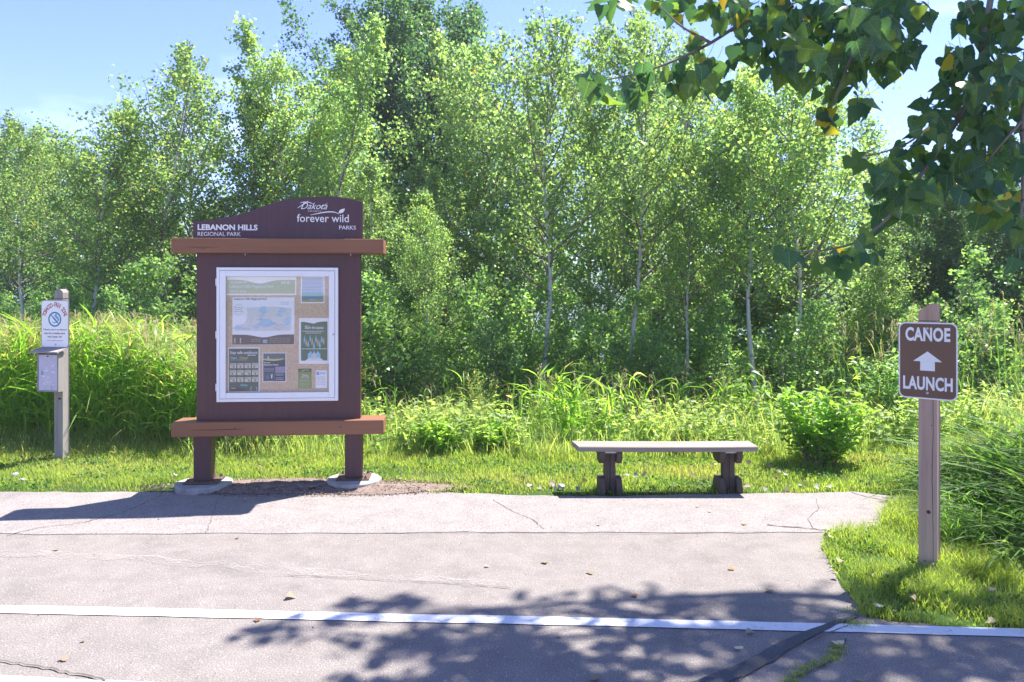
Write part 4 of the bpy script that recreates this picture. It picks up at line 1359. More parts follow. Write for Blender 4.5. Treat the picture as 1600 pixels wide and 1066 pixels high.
rr = random.Random(5)
for k in range(11):
    u, v = rr.uniform(.1, .85), rr.uniform(.28, .66); pl = []
    a = rr.uniform(0, 6)
    for q in range(12):
        a += rr.gauss(0, .7); u = min(.93, max(.05, u + .022 * math.cos(a))); v = min(.69, max(.24, v + .026 * math.sin(a))); pl.append(m(u, v))
    tr.append((pl, 1))
strokes(tr, -.0028, ink((.22, .20, .18)), r1, 'trail_lines', .0016)
c_ = [m(.105 + .085 * math.cos(t), .26 + .105 * math.sin(t)) for t in np.linspace(0, 2 * PI, 30)]
strokes([(c_, 1)], -.0022, ink((.30, .27, .28)), r1, 'compass_ring', .002)
lines(r1, m, .04, .17, [.21, .25, .29], (.35, .32, .33), .012, seed=8, W=.5)
lines(r1, m, .78, .92, [.10, .14], (.25, .25, .27), .008, seed=9)
lines(r1, m, .30, .48, [.88, .92], (.4, .38, .37), .01, seed=10)
lines(r1, m, .60, .95, [.86, .90, .94], (.35, .33, .32), .01, seed=11)
for u in (.03, .12):
    printed(r1, m, [(u, .965), (u + .018, .965), (u + .018, .855), (u, .855)], (.5, .5, .5), 'scale_bar', 2)
printed(r1, m, [(.49, .965), (.56, .965), (.56, .89), (.49, .89)], (.30, .42, .52), 'blue_icon', 2)
# outdoors guidelines
r2, w, h, m = notice('guidelines_notice', 359.4, 543, 406.8, 612.5, 'dark green guidelines sheet with cream boxes at the lower left of the case')
printed(r2, m, [(.02, .99), (.97, .99), (.97, .025), (.02, .025)], (.075, .115, .095), 'green_field')
ptext(r2, m, 'Stay safe outdoors', .05, .145, .034, w * .88, WHT, .0006)
lines(r2, m, .62, .92, [.165], WHT, .02, seed=2, lv=2)
ptext(r2, m, 'Open', .07, .255, .026, w * .2, (.30, .55, .58), .0006)
ptext(r2, m, 'Closed', .36, .255, .026, w * .27, (.62, .36, .12), .0006)
lines(r2, m, .08, .62, [.275], (.35, .42, .42), .012, seed=12)
for rj in range(3):
    for ci in range(4):
        u = .05 + ci * .235; v = .355 + rj * .155
        a = m(u, v + .112); b = m(u + .20, v)
        f_ = flat([(a[0] + .004, a[1]), (b[0] - .004, a[1]), (b[0], a[1] + .004), (b[0], b[1] - .004), (b[0] - .004, b[1]), (a[0] + .004, b[1]), (a[0], b[1] - .004), (a[0], a[1] + .004)], -.0016, ink((.58, .55, .45)), r2, 'cream_box', .0004)
        lines(r2, m, u + .02, u + .17, [v + .015, v + .035], (.2, .2, .17), .012, seed=rj * 4 + ci, lv=3, W=.6)
        g = Geo(); uu = u + random.uniform(.05, .13); a = m(uu, v + .1); b = m(uu + .05, v + .06)
        g.add([(a[0], -.0022, a[1]), (b[0], -.0022, a[1]), (b[0], -.0022, b[1]), (a[0], -.0022, b[1])], [[0, 1, 2, 3]]).obj('pictogram', ink((.16, .17, .15)), r2)
printed(r2, m, [(.02, .985), (.70, .985), (.5, .94), (.3, .895), (.12, .885), (.02, .90)], (.06, .055, .05), 'dark_hill', 2)
ptext(r2, m, 'Enjoy', .40, .865, .022, w * .22, (.25, .55, .62), .0005, 3)
lines(r2, m, .09, .25, [.905], (.5, .5, .5), .018, seed=33, lv=3)
strokes([([m(.76, .88), m(.72, .91), m(.72, .95), m(.76, .98)], 1), ([m(.88, .88), m(.92, .91), m(.92, .95), m(.88, .98)], 1)], -.0027, ink((.45, .55, .6)), r2, 'bracket_mark', .005)
# navy boat notice
r3, w, h, m = notice('boating_notice', 411.4, 551.5, 447.5, 597.5, 'small navy blue notice with a yellow canoe picture at the bottom middle of the case')
printed(r3, m, [(.03, .975), (.97, .975), (.97, .025), (.03, .025)], (.045, .065, .11), 'navy_field')
printed(r3, m, [(.03, .24), (.97, .24), (.97, .03), (.03, .03)], (.10, .15, .16), 'photo_strip', 2)
printed(r3, m, [(.03, .245), (.2, .27), (.5, .285), (.8, .25), (.95, .19), (.75, .205), (.5, .215), (.2, .20), (.03, .21)], (.55, .52, .20), 'yellow_canoe', 3)
printed(r3, m, [(.21, .2), (.27, .2), (.26, .125), (.22, .125)], (.6, .65, .66), 'white_figure', 3)
ptext(r3, m, 'Summer', .06, .36, .018, w * .28, WHT, .0004, 2)
ptext(r3, m, 'Equipment Rental', .06, .435, .02, w * .6, WHT, .0004, 2)
printed(r3, m, [(.54, .69), (.96, .69), (.96, .48), (.54, .48)], (.26, .28, .40), 'pale_box', 2)
lines(r3, m, .57, .93, [.51, .56, .61], (.45, .25, .32), .02, seed=20, lv=3, W=1.2)
lines(r3, m, .07, .5, [.54, .58, .62], (.40, .46, .56), .014, seed=21, lv=2, W=1.2)
strokes([([m(.08, .70), m(.5, .70), m(.5, .95), m(.08, .95), m(.08, .70)], 1)], -.0018, ink((.40, .46, .56)), r3, 'white_frame', .002)
printed(r3, m, [(.36, .88), (.41, .88), (.43, .74), (.35, .74)], (.6, .64, .7), 'white_figure', 3)
lines(r3, m, .13, .3, [.76, .8, .84, .88], (.35, .4, .5), .012, seed=22, lv=2, W=1.2)
lines(r3, m, .56, .93, [.72, .76, .85, .90], (.45, .5, .6), .018, seed=23, lv=2, W=1.2)
# beach notice
r4, w, h, m = notice('beach_notice', 470, 431, 506.7, 474, 'pale blue text sheet with teal waves and sand at the top right of the case')
printed(r4, m, [(.04, .96), (.96, .96), (.96, .04), (.04, .04)], (.52, .58, .68), 'blue_field')
lines(r4, m, .07, .93, [.08, .14, .22, .28, .36, .42, .48, .54], (.28, .33, .45), .02, seed=30, W=1.2)
printed(r4, m, [(.04, .75), (.96, .75), (.96, .60), (.04, .60)], (.30, .48, .50), 'teal_wave', 2)
printed(r4, m, [(.04, .86), (.96, .86), (.96, .745), (.04, .745)], (.13, .28, .34), 'dark_wave', 3)
printed(r4, m, [(.04, .955), (.96, .955), (.96, .84), (.8, .84), (.62, .875), (.45, .885), (.25, .85), (.04, .84)], (.36, .30, .15), 'sand', 4)
# trail sharing poster
r5, w, h, m = notice('sharing_poster', 467.3, 497.5, 514, 569.5, 'white-edged green poster with blue and orange people figures on the right of the case')
printed(r5, m, [(.065, .93), (.94, .93), (.94, .075), (.8, .075), (.62, .09), (.48, .12), (.32, .10), (.15, .08), (.065, .085)][::1], (.085, .16, .09), 'green_field')
lines(r5, m, .2, .35, [.165], WHT, .012, seed=40)
ptext(r5, m, 'Share the spaces', .19, .235, .034, w * .62, WHT, .0006)
lines(r5, m, .12, .86, [.28], WHT, .014, seed=41); lines(r5, m, .22, .78, [.32], WHT, .014, seed=42)
lines(r5, m, .1, .92, [.665], WHT, .014, seed=43)
rr = random.Random(44)
for k in range(11):
    u = .18 + k * .063; v = .42 + .06 * (k % 3) + rr.uniform(-.02, .02); hh_ = rr.uniform(.12, .17)
    colr = (.20, .48, .66) if k % 3 != 1 else (.62, .38, .16)
    printed(r5, m, [(u - .018, v + hh_), (u + .0, v + hh_ * .62), (u + .02, v + hh_), (u + .034, v + hh_ * .35), (u + .02, v + .02), (u + .012, v - .03), (u - .008, v - .03), (u - .018, v + .02), (u - .03, v + hh_ * .4)], colr, 'people_figure', 2 + k % 2)
printed(r5, m, [(.2, .93), (.82, .93), (.68, .86), (.34, .86)], WHT, 'white_path', 2)
for u in (.38, .62):
    printed(r5, m, [(u - .09, .87), (u + .09, .87), (u + .085, .78), (u + .02, .745), (u + .02, .72), (u - .02, .72), (u - .02, .745), (u - .085, .78)], (.25, .55, .70), 'people_figure', 3)
printed(r5, m, [(.41, .89), (.59, .89), (.57, .80), (.52, .76), (.52, .73), (.48, .73), (.48, .76), (.43, .80)], (.60, .56, .56), 'people_figure', 4)
# small cards
r6, w, h, m = notice('green_card', 466, 576.8, 486.7, 608.3, 'small olive green card at the bottom right of the case, left one of two', ink((.24, .30, .11)))
printed(r6, m, [(.03, .17), (.97, .17), (.97, .02), (.03, .02)], (.08, .10, .05), 'photo_strip', 1)
printed(r6, m, [(.1, .13), (.35, .15), (.6, .09), (.9, .14), (.7, .05), (.4, .06)], (.35, .38, .2), 'leaf_print', 2)
ptext(r6, m, 'Plants', .3, .36, .018, w * .42, WHT, .0004); ptext(r6, m, 'and Trees', .2, .45, .018, w * .6, WHT, .0004)
lines(r6, m, .08, .92, [.52, .58, .65, .72, .78, .86, .92], (.55, .58, .42), .018, seed=50, W=1.6)
r7, w, h, m = notice('social_card', 493, 580, 510.5, 607.7, 'small white card with a square blue emblem at the bottom right corner of the case')
printed(r7, m, [(.08, .26), (.32, .26), (.32, .08), (.08, .08)], (.05, .25, .55), 'blue_emblem', 1)
ptext(r7, m, 'f', .16, .25, .028, w * .1, WHT, .0006)
lines(r7, m, .38, .88, [.1, .17], (.30, .48, .66), .05, seed=51, W=1.8)
lines(r7, m, .1, .9, [.35, .41, .47, .53, .62, .7, .78], (.35, .35, .50), .02, seed=52, W=1.8)
# strip of clear tape lines on the cork
# ------------------------------------------------------------------ canoe launch sign
cs = empty('canoe_launch_sign', (POST_R[0], POST_R[1], 0), R(-40))
tag(cs, 'brown CANOE LAUNCH sign with white arrow on a wooden post beside the tall grass', 'sign')
pw = .0445
# post with slanted top (left side lower)
pts = [(-pw, -.3), (pw, -.3), (pw, 1.535), (pw * .35, 1.535), (-pw, 1.49)]
Geo().prism(pts, -pw, pw).obj('post', M['wpost'], cs, bevel=.004)
Geo().box(-pw - .001, pw + .001, -pw - .001, pw + .001, 1.435, 1.439).obj('saw_cut', M['knot'], cs)
for (x, z, r_) in ((.004, .325, .011), (.024, .60, .003), (.02, .83, .003)):
    g = Geo(); g.tube([(x, -pw - .0005, z), (x, -pw - .003, z)], np.array([r_, r_ * .8]), 12); g.obj('knot', M['knot'], cs)
# long drying check in the front face
g = Geo(); V = []
zz = np.linspace(.0, .98, 30)
for k, z in enumerate(zz):
    c = .026 + .003 * math.sin(z * 9) + random.uniform(-.0008, .0008); ww = .0012 * (1 - abs(z - .5) * 1.3) + .0005
    V += [(c - ww, -pw - .0008, z), (c + ww, -pw - .0008, z)]
g.add(V, [[[2 * k, 2 * k + 1, 2 * k + 3, 2 * k + 2] for k in range(29)]]); g.obj('drying_check', M['knot'], cs)


def rrect(w, h, r_, n=7, cx=0, cz=0):
    o = []
    for (sx, sz, a0) in ((1, -1, -90), (1, 1, 0), (-1, 1, 90), (-1, -1, 180)):
        for k in range(n + 1):
            a = R(a0 + 90 * k / n)
            o.append((cx + sx * (w / 2 - r_) + r_ * math.cos(a), cz + sz * (h / 2 - r_) + r_ * math.sin(a)))
    return o


SZ = 1.205
sp = Geo().prism(rrect(.305, .447, .038, cz=SZ), -pw - .0045, -pw - .0015).obj('sign_plate', M['signwhite'], cs)
Geo().prism(rrect(.289, .431, .031, cz=SZ), -pw - .0054, -pw - .0046).obj('brown_field', M['brown'], sp)
LY = -pw - .0059


def fat_text(s, z, w, hgt, parent, m, y):
    """condensed heavy capitals"""
    o = text(s, 0, z, y, m, parent, 1.0, None, 'CENTER', .036, spacing=1.05)
    me = o.data; n = len(me.vertices)
    co = np.empty(n * 3, np.float32); me.vertices.foreach_get('co', co); co = co.reshape(-1, 3)
    mn = co.min(0); mx = co.max(0)
    co[:, 0] = (co[:, 0] - (mn[0] + mx[0]) / 2) * w / (mx[0] - mn[0])
    co[:, 1] = (co[:, 1] - mn[1]) * hgt / (mx[1] - mn[1])
    co[:, 2] = co[:, 2] * 0 + np.where(co[:, 2] > 0, .0003, -.0003)
    me.vertices.foreach_set('co', co.ravel()); me.update()
    return o


fat_text('CANOE', SZ + .113, .232, .082, sp, M['signwhite'], LY)
fat_text('LAUNCH', SZ - .172, .256, .080, sp, M['signwhite'], LY)
arw = [(-.038, SZ - .058), (.038, SZ - .058), (.038, SZ - .004), (.075, SZ - .004), (0, SZ + .055), (-.075, SZ - .004), (-.038, SZ - .004)]
Geo().prism(arw, LY - .0003, LY + .0003).obj('arrow', M['signwhite'], sp)
for z in (SZ + .188, SZ - .187):
    g = Geo(); g.tube([(0, LY + .0002, z), (0, LY - .003, z)], .0075, 12); g.tube([(0, LY - .003, z), (0, LY - .006, z)], .004, 6); g.obj('bolt', M['steel'], sp)

# ------------------------------------------------------------------ tobacco-free sign post with leaflet box
ts = empty('tobacco_free_sign', (POST_L[0], POST_L[1], 0), R(-11))
tag(ts, 'weathered grey post with a white tobacco-free zone sign above a small leaflet box', 'sign')
pw = .041
pts = [(-pw, -.3), (pw, -.3), (pw, 1.61), (pw * .1, 1.64), (-pw, 1.60)]
Geo().prism(pts, -pw, pw).obj('post', M['gpost'], ts, bevel=.006)
Geo().box(-pw - .0015, pw + .0015, -pw - .0015, pw + .0015, 1.545, 1.550).obj('saw_cut', M['knot'], ts)
g = Geo(); g.tube([(.01, -pw - .001, .59), (.02, -pw - .004, .585)], np.array([.012, .006]), 10); g.obj('knot', M['knot'], ts)
SZ2 = 1.305; sx = -.035
sp2 = Geo().prism(rrect(.305, .455, .03, cx=sx, cz=SZ2), -pw - .006, -pw - .003).obj('sign_plate', ink((.30, .27, .24)), ts)
Geo().prism(rrect(.291, .441, .026, cx=sx, cz=SZ2), -pw - .0072, -pw - .0062).obj('white_field', M['signwhite'], sp2)
LY = -pw - .0078
RED = ink((.42, .07, .05)); BLU = ink((.03, .19, .36)); TXT = ink((.12, .12, .14))
word = 'TOBACCO-FREE ZONE'
for k, ch in enumerate(word):
    if ch == ' ': continue
    a = R(168 - 156 * k / (len(word) - 1)); rr_ = .098
    me = text_mesh(ch, .056, .0012, .62, 0, 'CENTER')
    me.materials.clear(); me.materials.append(RED)
    o = link('letter', me, sp2, (sx + rr_ * math.cos(a) * 1.05, LY, SZ2 + .052 + rr_ * math.sin(a) * 1.15), (R(90), -(a - PI / 2) * .8, 0))
ring = [(sx + .070 * math.cos(t), SZ2 + .043 + .070 * math.sin(t)) for t in np.linspace(0, 2 * PI, 41)]
g = Geo(); V = []
for t in np.linspace(0, 2 * PI, 41):
    V += [(sx + .072 * math.cos(t), LY, SZ2 + .043 + .072 * math.sin(t)), (sx + .058 * math.cos(t), LY, SZ2 + .043 + .058 * math.sin(t))]
g.add(V, [[[2 * k, 2 * k + 1, 2 * k + 3, 2 * k + 2] for k in range(40)]]); g.obj('blue_ring', BLU, sp2)
strokes([([(sx - .045, SZ2 + .088), (sx, SZ2 + .043), (sx + .045, SZ2 - .002)], 1)], LY - .0004, BLU, sp2, 'slash', .016)
strokes([([(sx - .03, SZ2 + .01), (sx, SZ2 + .012), (sx + .025, SZ2 + .012)], 1.0)], LY - .0004, ink((.12, .38, .52)), sp2, 'cigarette', .012)
strokes([(spline([(sx + .022, SZ2 + .02), (sx + .035, SZ2 + .05), (sx + .01, SZ2 + .075), (sx + .025, SZ2 + .09)]), 1.6)], LY - .0002, ink((.16, .42, .58)), sp2, 'smoke', .016)
text('Tobacco use is not allowed', sx - .13, SZ2 - .062, LY, TXT, sp2, .02, .26, bold=.0004)
text('here for a healthy park', sx - .115, SZ2 - .098, LY, ink((.2, .1, .1)), sp2, .024, .23, bold=.0005)
text('and clean air', sx - .08, SZ2 - .131, LY, TXT, sp2, .024, .16, bold=.0005)
text('www.co.dakota.mn.us', sx - .09, SZ2 - .163, LY, ink((.3, .3, .3)), sp2, .014, .18, bold=.0002)
for z in (SZ2 + .205, SZ2 - .197):
    g = Geo(); g.tube([(sx + .01, LY, z), (sx + .01, LY - .006, z)], .007, 8); g.obj('bolt', M['steel'], sp2)
# leaflet box: sides, back, roof, clear front with papers
lb = empty('leaflet_box', (-.038, -pw - .001, .665), 0, ts)
bw = .118; bdp = .088; bh = .38
Geo().box(-bw, -bw + .014, -bdp, 0, 0, bh - .01).obj('side_board', M['gpost'], lb)
Geo().box(bw - .014, bw, -bdp, 0, 0, bh - .01).obj('side_board', M['gpost'], lb)
Geo().box(-bw + .0145, bw - .0145, -.013, -.001, 0, bh).obj('back_board', M['gpost'], lb)
Geo().box(-bw + .0145, bw - .0145, -bdp, -.0135, 0, .012).obj('floor_board', M['gpost'], lb)
rf = Geo()
V = [(-.155, -.135, bh - .012), (.145, -.135, bh - .012), (.145, .0, bh + .024), (-.155, .0, bh + .024)]
V += [(x, y, z + .014) for x, y, z in V]
rf.add(V, [[[0, 3, 2, 1], [4, 5, 6, 7], [0, 1, 5, 4], [1, 2, 6, 5], [2, 3, 7, 6], [3, 0, 4, 7]]]); rf.obj('lid', M['gpost'], lb)
Geo().box(-bw + .0145, bw - .0145, -bdp + .004, -bdp + .010, .013, bh - .03).obj('clear_front', ink((.52, .48, .58)), lb)
Geo().box(-.045, .03, -bdp + .0028, -bdp + .0038, .06, .11).obj('paper_slip', ink((.60, .50, .56)), lb)
g = Geo()
rr = random.Random(4)
for _ in range(16):
    x = rr.uniform(-.07, .05); z = rr.uniform(.04, .28); w_ = rr.uniform(.01, .04); h_ = rr.uniform(.004, .02)
    g.box(x, x + w_, -bdp + .0022, -bdp + .0027, z, z + h_)
g.obj('scuff_marks', ink((.66, .66, .72)), lb)
g = Geo(); g.box(-.07, -.055, -bdp + .0022, -bdp + .0027, .16, .2); g.box(.04, .045, -bdp + .0022, -bdp + .0027, .02, .07); g.obj('dark_marks', ink((.25, .26, .36)), lb)
g = Geo(); g.tube([(0, -bdp + .004, bh - .045), (0, -bdp - .004, bh - .045)], .006, 8); g.obj('screw', M['knot'], lb)

# ------------------------------------------------------------------ bench
bn = empty('bench', (1.255, 6.0, 0), 0)
tag(bn, 'low backless bench of one weathered grey plank on two stubby trestle legs', 'bench')
ZT = .378; TH = .040
x0f, x0b, x1 = -.724, -.762, .703
n = 14
g = Geo()
r = random.Random(3)
def seat_ring(t, f):
    pass
xsn = np.linspace(0, 1, n)
V = []
for k, t in enumerate(xsn):
    xf = x0f + (x1 - x0f) * t; xb = x0b + (x1 - .002 - x0b) * t
    wv = .0025 * math.sin(t * 14) + r.uniform(-.0012, .0012); sg = -.004 * math.sin(PI * t)
    V += [(xf, -.118 + wv, ZT - TH + sg), (xf, -.118 + wv * .6, ZT - .006 + sg), (xf, -.112 + wv * .6, ZT + sg), (xb, .112 - wv, ZT + sg), (xb, .118 - wv, ZT - .006 + sg), (xb, .118 - wv, ZT - TH + sg)]
fc = []
for k in range(n - 1):
    for q in range(6):
        fc.append([k * 6 + q, (k + 1) * 6 + q, (k + 1) * 6 + (q + 1) % 6, k * 6 + (q + 1) % 6])
g.add(V, [fc, [5, 4, 3, 2, 1, 0], [(n - 1) * 6 + q for q in range(6)]])
g.obj('seat', M['bench'], bn)


def yprism(g, pts, x0, x1):
    n = len(pts)
    V = [(x0, y, z) for y, z in pts] + [(x1, y, z) for y, z in pts]
    g.add(V, [list(range(n)), list(range(2 * n - 1, n - 1, -1)), [[(i + 1) % n, i, i + n, (i + 1) % n + n] for i in range(n)]])
    return g


for lx in (-.465, .495):
    leg = empty('leg', (lx, 0, 0), R(0), bn)
    g = Geo(); g.box(-.045, -.002, -.045, .045, -.1, ZT - TH - .006); g.box(.002, .045, -.045, .045, -.1, ZT - TH - .006); g.obj('post', M['bleg'], leg, bevel=.003)
    tp = [(-.108, ZT - TH - .006), (.108, ZT - TH - .006), (.108, ZT - TH - .05), (.07, ZT - TH - .105), (-.07, ZT - TH - .105), (-.108, ZT - TH - .05)]
    bt = [(-.115, -.02), (.115, -.02), (.115, .045), (.075, .112), (-.075, .112), (-.115, .045)]
    for sx_ in (-1, 1):
        a, b = sorted((sx_ * .047, sx_ * .092))
        yprism(Geo(), tp, a, b).obj('seat_cleat', M['bleg'], leg, bevel=.003)
        yprism(Geo(), bt, a - .001 * sx_, b - .001 * sx_).obj('foot_block', M['bleg'], leg, bevel=.003)
    Geo().box(-.05, .05, -.085, -.055, ZT - TH - .02, ZT - TH - .008).obj('bracket', M['steel'], leg)

# ------------------------------------------------------------------ stones and fallen leaves
def stone_mesh(seed, flatness=.6):
    r = random.Random(seed); g = Geo(); V = []
    n, mm = 8, 5
    for i_ in range(mm + 1):
        ph = PI * i_ / mm
        for j_ in range(n):
            th = 2 * PI * j_ / n; k = 1 + r.uniform(-.2, .2)
            V.append((math.cos(th) * math.sin(ph) * k, math.sin(th) * math.sin(ph) * k * .8, math.cos(ph) * flatness * k))
    g.add(V, [[[a * n + b, a * n + n + b, a * n + n + (b + 1) % n, a * n + (b + 1) % n] for a in range(mm) for b in range(n)]])
    return g.mesh('stone', M['stone'])


M['stone'] = plain('pale stone', (0.36, 0.34, 0.33), 0.85, 0, .25, 25)
SM = [stone_mesh(k) for k in range(4)]
STN = [(979, 745, .028, 'upright grey stone under the bench between its legs'), (877, 763, .04, 'grey stone left of the bench\'s left leg'),
       (24, 744, .035, 'dark grey stone in the grass at the left edge'), (35, 752, .03, 'pale stone in the grass edge at the far left'),
       (1250, 760, .02, 'small pale stone in the grass below the leafy shrub')]
for k, (px, py, s, lb_) in enumerate(STN):
    x, y = G(px, py)
    o = link('stone', SM[k % 4], None, (x, y, s * .3), (0, 0, k)); o.scale = (s, s, s)
    tag(o, lb_, 'stone', 'stones lying in the short grass')


def dead_mesh(seed):
    r = random.Random(seed)
    tv, tf = cotton_template(r.choice([.5, .7, -.6, .35]), seed)
    tv = tv.copy(); tv[:, 0] -= .45
    tv[:, 2] += .10 * np.sin(tv[:, 0] * 5 + seed) + .08 * np.abs(tv[:, 1]) * 2 * (1 if seed % 2 else -.3)
    tv[:, 2] *= .45; tv[:, 2] -= tv[:, 2].min()
    g = Geo(); g.add(tv, tf)
    # stalk
    g.tube([(-.45, 0, tv[0][2] + .01), (-.62, .04, tv[0][2] + .03), (-.8, .02, .02)], .012, 4, False)
    return g.mesh('fallen_leaf', M['dead'])


DM = [dead_mesh(k) for k in range(8)]
LV = [
 (88, 860, .055, 'pale fallen leaf on the pavement near the left edge, below the board\'s shadow'),
 (149, 867, .022, 'tiny dark fallen leaf right of the pale one at the left'),
 (371, 842, .04, 'small orange-brown fallen leaf on the pavement below the information board'),
 (455, 935, .075, 'flat pale fallen leaf above the white line, below the information board'),
 (402, 971, .05, 'yellow-edged fallen leaf lying just below the white line'),
 (760, 886, .04, 'small pale fallen leaf in the middle of the pavement'),
 (852, 880, .06, 'pale fallen leaf left of the folded one, in the middle of the pavement'),
 (923, 896, .065, 'folded pale fallen leaf in the middle of the pavement'),
 (1142, 890, .055, 'pale fallen leaf on the pavement below the bench\'s right leg'),
 (1163, 821, .05, 'curled fallen leaf on the pale path in front of the bench\'s right leg'),
 (1109, 801, .04, 'brown fallen leaf on the pale path in front of the bench'),
 (1090, 794, .03, 'tiny orange fallen leaf on the pale path in front of the bench'),
 (935, 822, .035, 'thin pale fallen leaf on the pale path below the bench\'s left leg'),
 (1361, 817, .05, 'yellowish fallen leaf at the right end of the pale path'),
 (990, 932, .055, 'white fallen leaf above the white line in the dappled shade'),
 (1201, 925, .07, 'long pale fallen leaf above the white line, in the dappled shade at right'),
 (1303, 966, .05, 'curled brown fallen leaf just above the white line at the right'),
 (1170, 991, .06, 'white fallen leaf just below the white line, left of the sealed crack'),
 (1153, 1015, .06, 'cupped white fallen leaf beside the sealed crack'),
 (1306, 1008, .085, 'large arched tan fallen leaf right of the sealed crack'),
 (873, 996, .035, 'small dark fallen leaf in the tree shade below the white line'),
 (931, 1063, .065, 'pale fallen leaf at the bottom edge, left of the sealed crack'),
 (1346, 1066, .055, 'pale fallen leaf at the bottom edge near the weedy crack'),
 (101, 1031, .06, 'flat pale fallen leaf near the bottom left corner'),
 (130, 1003, .03, 'small pale fallen leaf between the two white lines at the left'),
 (383, 783, .045, 'fallen leaf at the right tip of the board\'s shadow'),
 (490, 768, .10, 'large pale flat leaf on the soil between the two footings'),
 (628, 752, .06, 'white fallen leaf in the grass right of the right footing'),
 (1300, 848, .06, 'pale fallen leaf at the upper corner of the grass verge'),
 (1312, 885, .07, 'brown fallen leaf on the left edge of the grass verge'),
 (1306, 905, .05, 'rusty fallen leaf on the left edge of the grass verge, lower one'),
 (1425, 855, .06, 'bronze fallen leaf left of the foot of the canoe launch post'),
 (1382, 905, .06, 'curled grey fallen leaf in the verge grass'),
 (1425, 945, .075, 'brown fallen leaf near the front edge of the verge grass'),
 (1375, 958, .07, 'pale fallen leaf on the bare spot at the verge corner'),
 (1548, 975, .07, 'reddish fallen leaf where the verge meets the white line'),
 (1550, 932, .06, 'pinkish fallen leaf in the verge under the arching grass'),
]
for k, (px, py, s, lb_) in enumerate(LV):
    x, y = G(px, py)
    o = link('fallen_leaf', DM[k % 8], None, (x, y, .012 if py < 770 or px > 1290 and py < 975 and py > 835 else .006), (random.uniform(-.06, .06), random.uniform(-.06, .06), random.uniform(0, 6.28)))
    if px > 1290 and 835 < py < 975: o.location.z = .045 + float(gz(x, y))
    if px in (490,): o.location.z = .03
    o.scale = (s * .66, s * .66, s * .66)
    tag(o, lb_, 'fallen leaf', 'fallen cottonwood leaves')
# litter too small to point at: crumbs on the pavement and leaves in the short grass
g = Geo(); n = 260
x = rng.uniform(-4, 3, n); y = 3.0 + 2.95 * rng.uniform(0, 1, n)
keep = inpoly(x, y, road_out) | inpoly(x, y, path_out); x = x[keep]; y = y[keep]; n = len(x)
scatter(g, T_DIAMOND, np.stack([x, y, np.full(n, .0095)], -1), rand_dirs(n) * [1, 1, .15], rand_dirs(n, 2.5), rng.uniform(.006, .016, n), rng.uniform(.004, .012, n), rng.random(n))
tag(g.obj('litter', M['crumb']), 'tiny crumbs of leaf and grit on the pavement', 'litter', kind='stuff')
g = Geo(); tpl = cotton_template(.5, 3); n = 50
x = np.concatenate([rng.uniform(.05, 2.7, 36), rng.uniform(-6, .5, 14)]); y = 5.97 + rng.uniform(0, 1, n) ** 1.6 * .95
keep = ~(((x - cx0) / 1.3) ** 2 + ((y - cy0) / .27) ** 2 < .9); x = x[keep]; y = y[keep]; n = len(x)
M['litterleaf'] = leaf_mat('pale leaf litter', [(0, (0.22, 0.17, 0.11)), (.5, (0.36, 0.31, 0.24)), (0.9, (0.52, 0.48, 0.42)), (1, (0.35, 0.18, 0.08))], .2, 1, 0, .6)
scatter(g, tpl, np.stack([x, y, rng.uniform(.015, .04, n)], -1), rand_dirs(n) * [1, 1, .25], rand_dirs(n, 1.8), rng.uniform(.03, .065, n), rng.uniform(.025, .055, n), rng.random(n))
tag(g.obj('leaf_litter', M['litterleaf']), 'pale dry leaves scattered in the short grass', 'leaf litter', kind='stuff')
# weeds growing in the open crack and edges
g = Geo()
for px, py, rx, n in ((1306, 1022, .02, 90), (1300, 1031, .025, 90), (1310, 1012, .015, 60), (1280, 1040, .02, 70), (1258, 1046, .02, 60), (1247, 1056, .02, 70), (1236, 1066, .02, 70), (1337, 977, .04, 120), (1355, 958, .06, 150)):
    x, y = G(px, py)
    b = np.stack([x + rng.normal(0, rx, n), y + rng.normal(0, rx * .5, n), np.full(n, .003)], -1)
    blades(g, b, rng.uniform(.008, .022, n), rng.uniform(0, 6.28, n), rng.uniform(.3, 1.2, n), .003, rng.uniform(.2, .6, n), 2)
tag(g.obj('crack_weeds', M['lawn']), 'tufts of moss and grass growing along the crack right of the sealed one', 'weeds', kind='stuff')

# ------------------------------------------------------------------ cottonwood reaching in from the upper right
ct = empty('cottonwood_tree', (6.3, 4.9, 0))
tag(ct, 'cottonwood with big triangular leaves whose branches hang in from the upper right corner', 'tree')
O = np.array([6.3, 4.9, 0.0])
g = Geo()
trunk = np.array([(0, 0, -.2), (.02, .02, 1), (-.05, .05, 2.2), (-.1, .02, 3.4), (-.05, .1, 4.8), (.05, .1, 6.5), (.1, .2, 8.5)])
g.tube(trunk, np.array([.30, .25, .22, .20, .16, .12, .05]), 14)
g.obj('trunk', M['grey_bark'], ct, True)
limbs = [
    [(6.25, 4.9, 3.3), (5.2, 4.7, 4.0), (4.0, 4.4, 4.5), (2.9, 4.2, 4.6), (2.1, 4.1, 4.5)],
    [(6.2, 5.0, 4.2), (5.0, 5.3, 5.0), (3.6, 5.6, 5.5), (2.5, 5.5, 5.6)],
    [(6.25, 4.8, 3.0), (5.2, 4.0, 3.7), (4.0, 3.5, 4.0), (2.9, 3.2, 4.0)],
    [(6.3, 5.1, 5.0), (5.4, 6.0, 6.0), (4.2, 6.4, 6.6), (3.0, 6.3, 6.8)],
]
for lm in limbs:
    g = Geo(); p = np.array(lm) - O; t = np.linspace(0, 1, 24)
    q = np.stack([np.interp(t, np.linspace(0, 1, len(p)), p[:, k]) for k in range(3)], -1)
    g.tube(q, np.linspace(.09, .018, 24), 8)
    g.obj('limb', M['grey_bark'], ct, True)


def bpath(lst):
    return [np.array(P(a, b, c)) for a, b, c in lst]


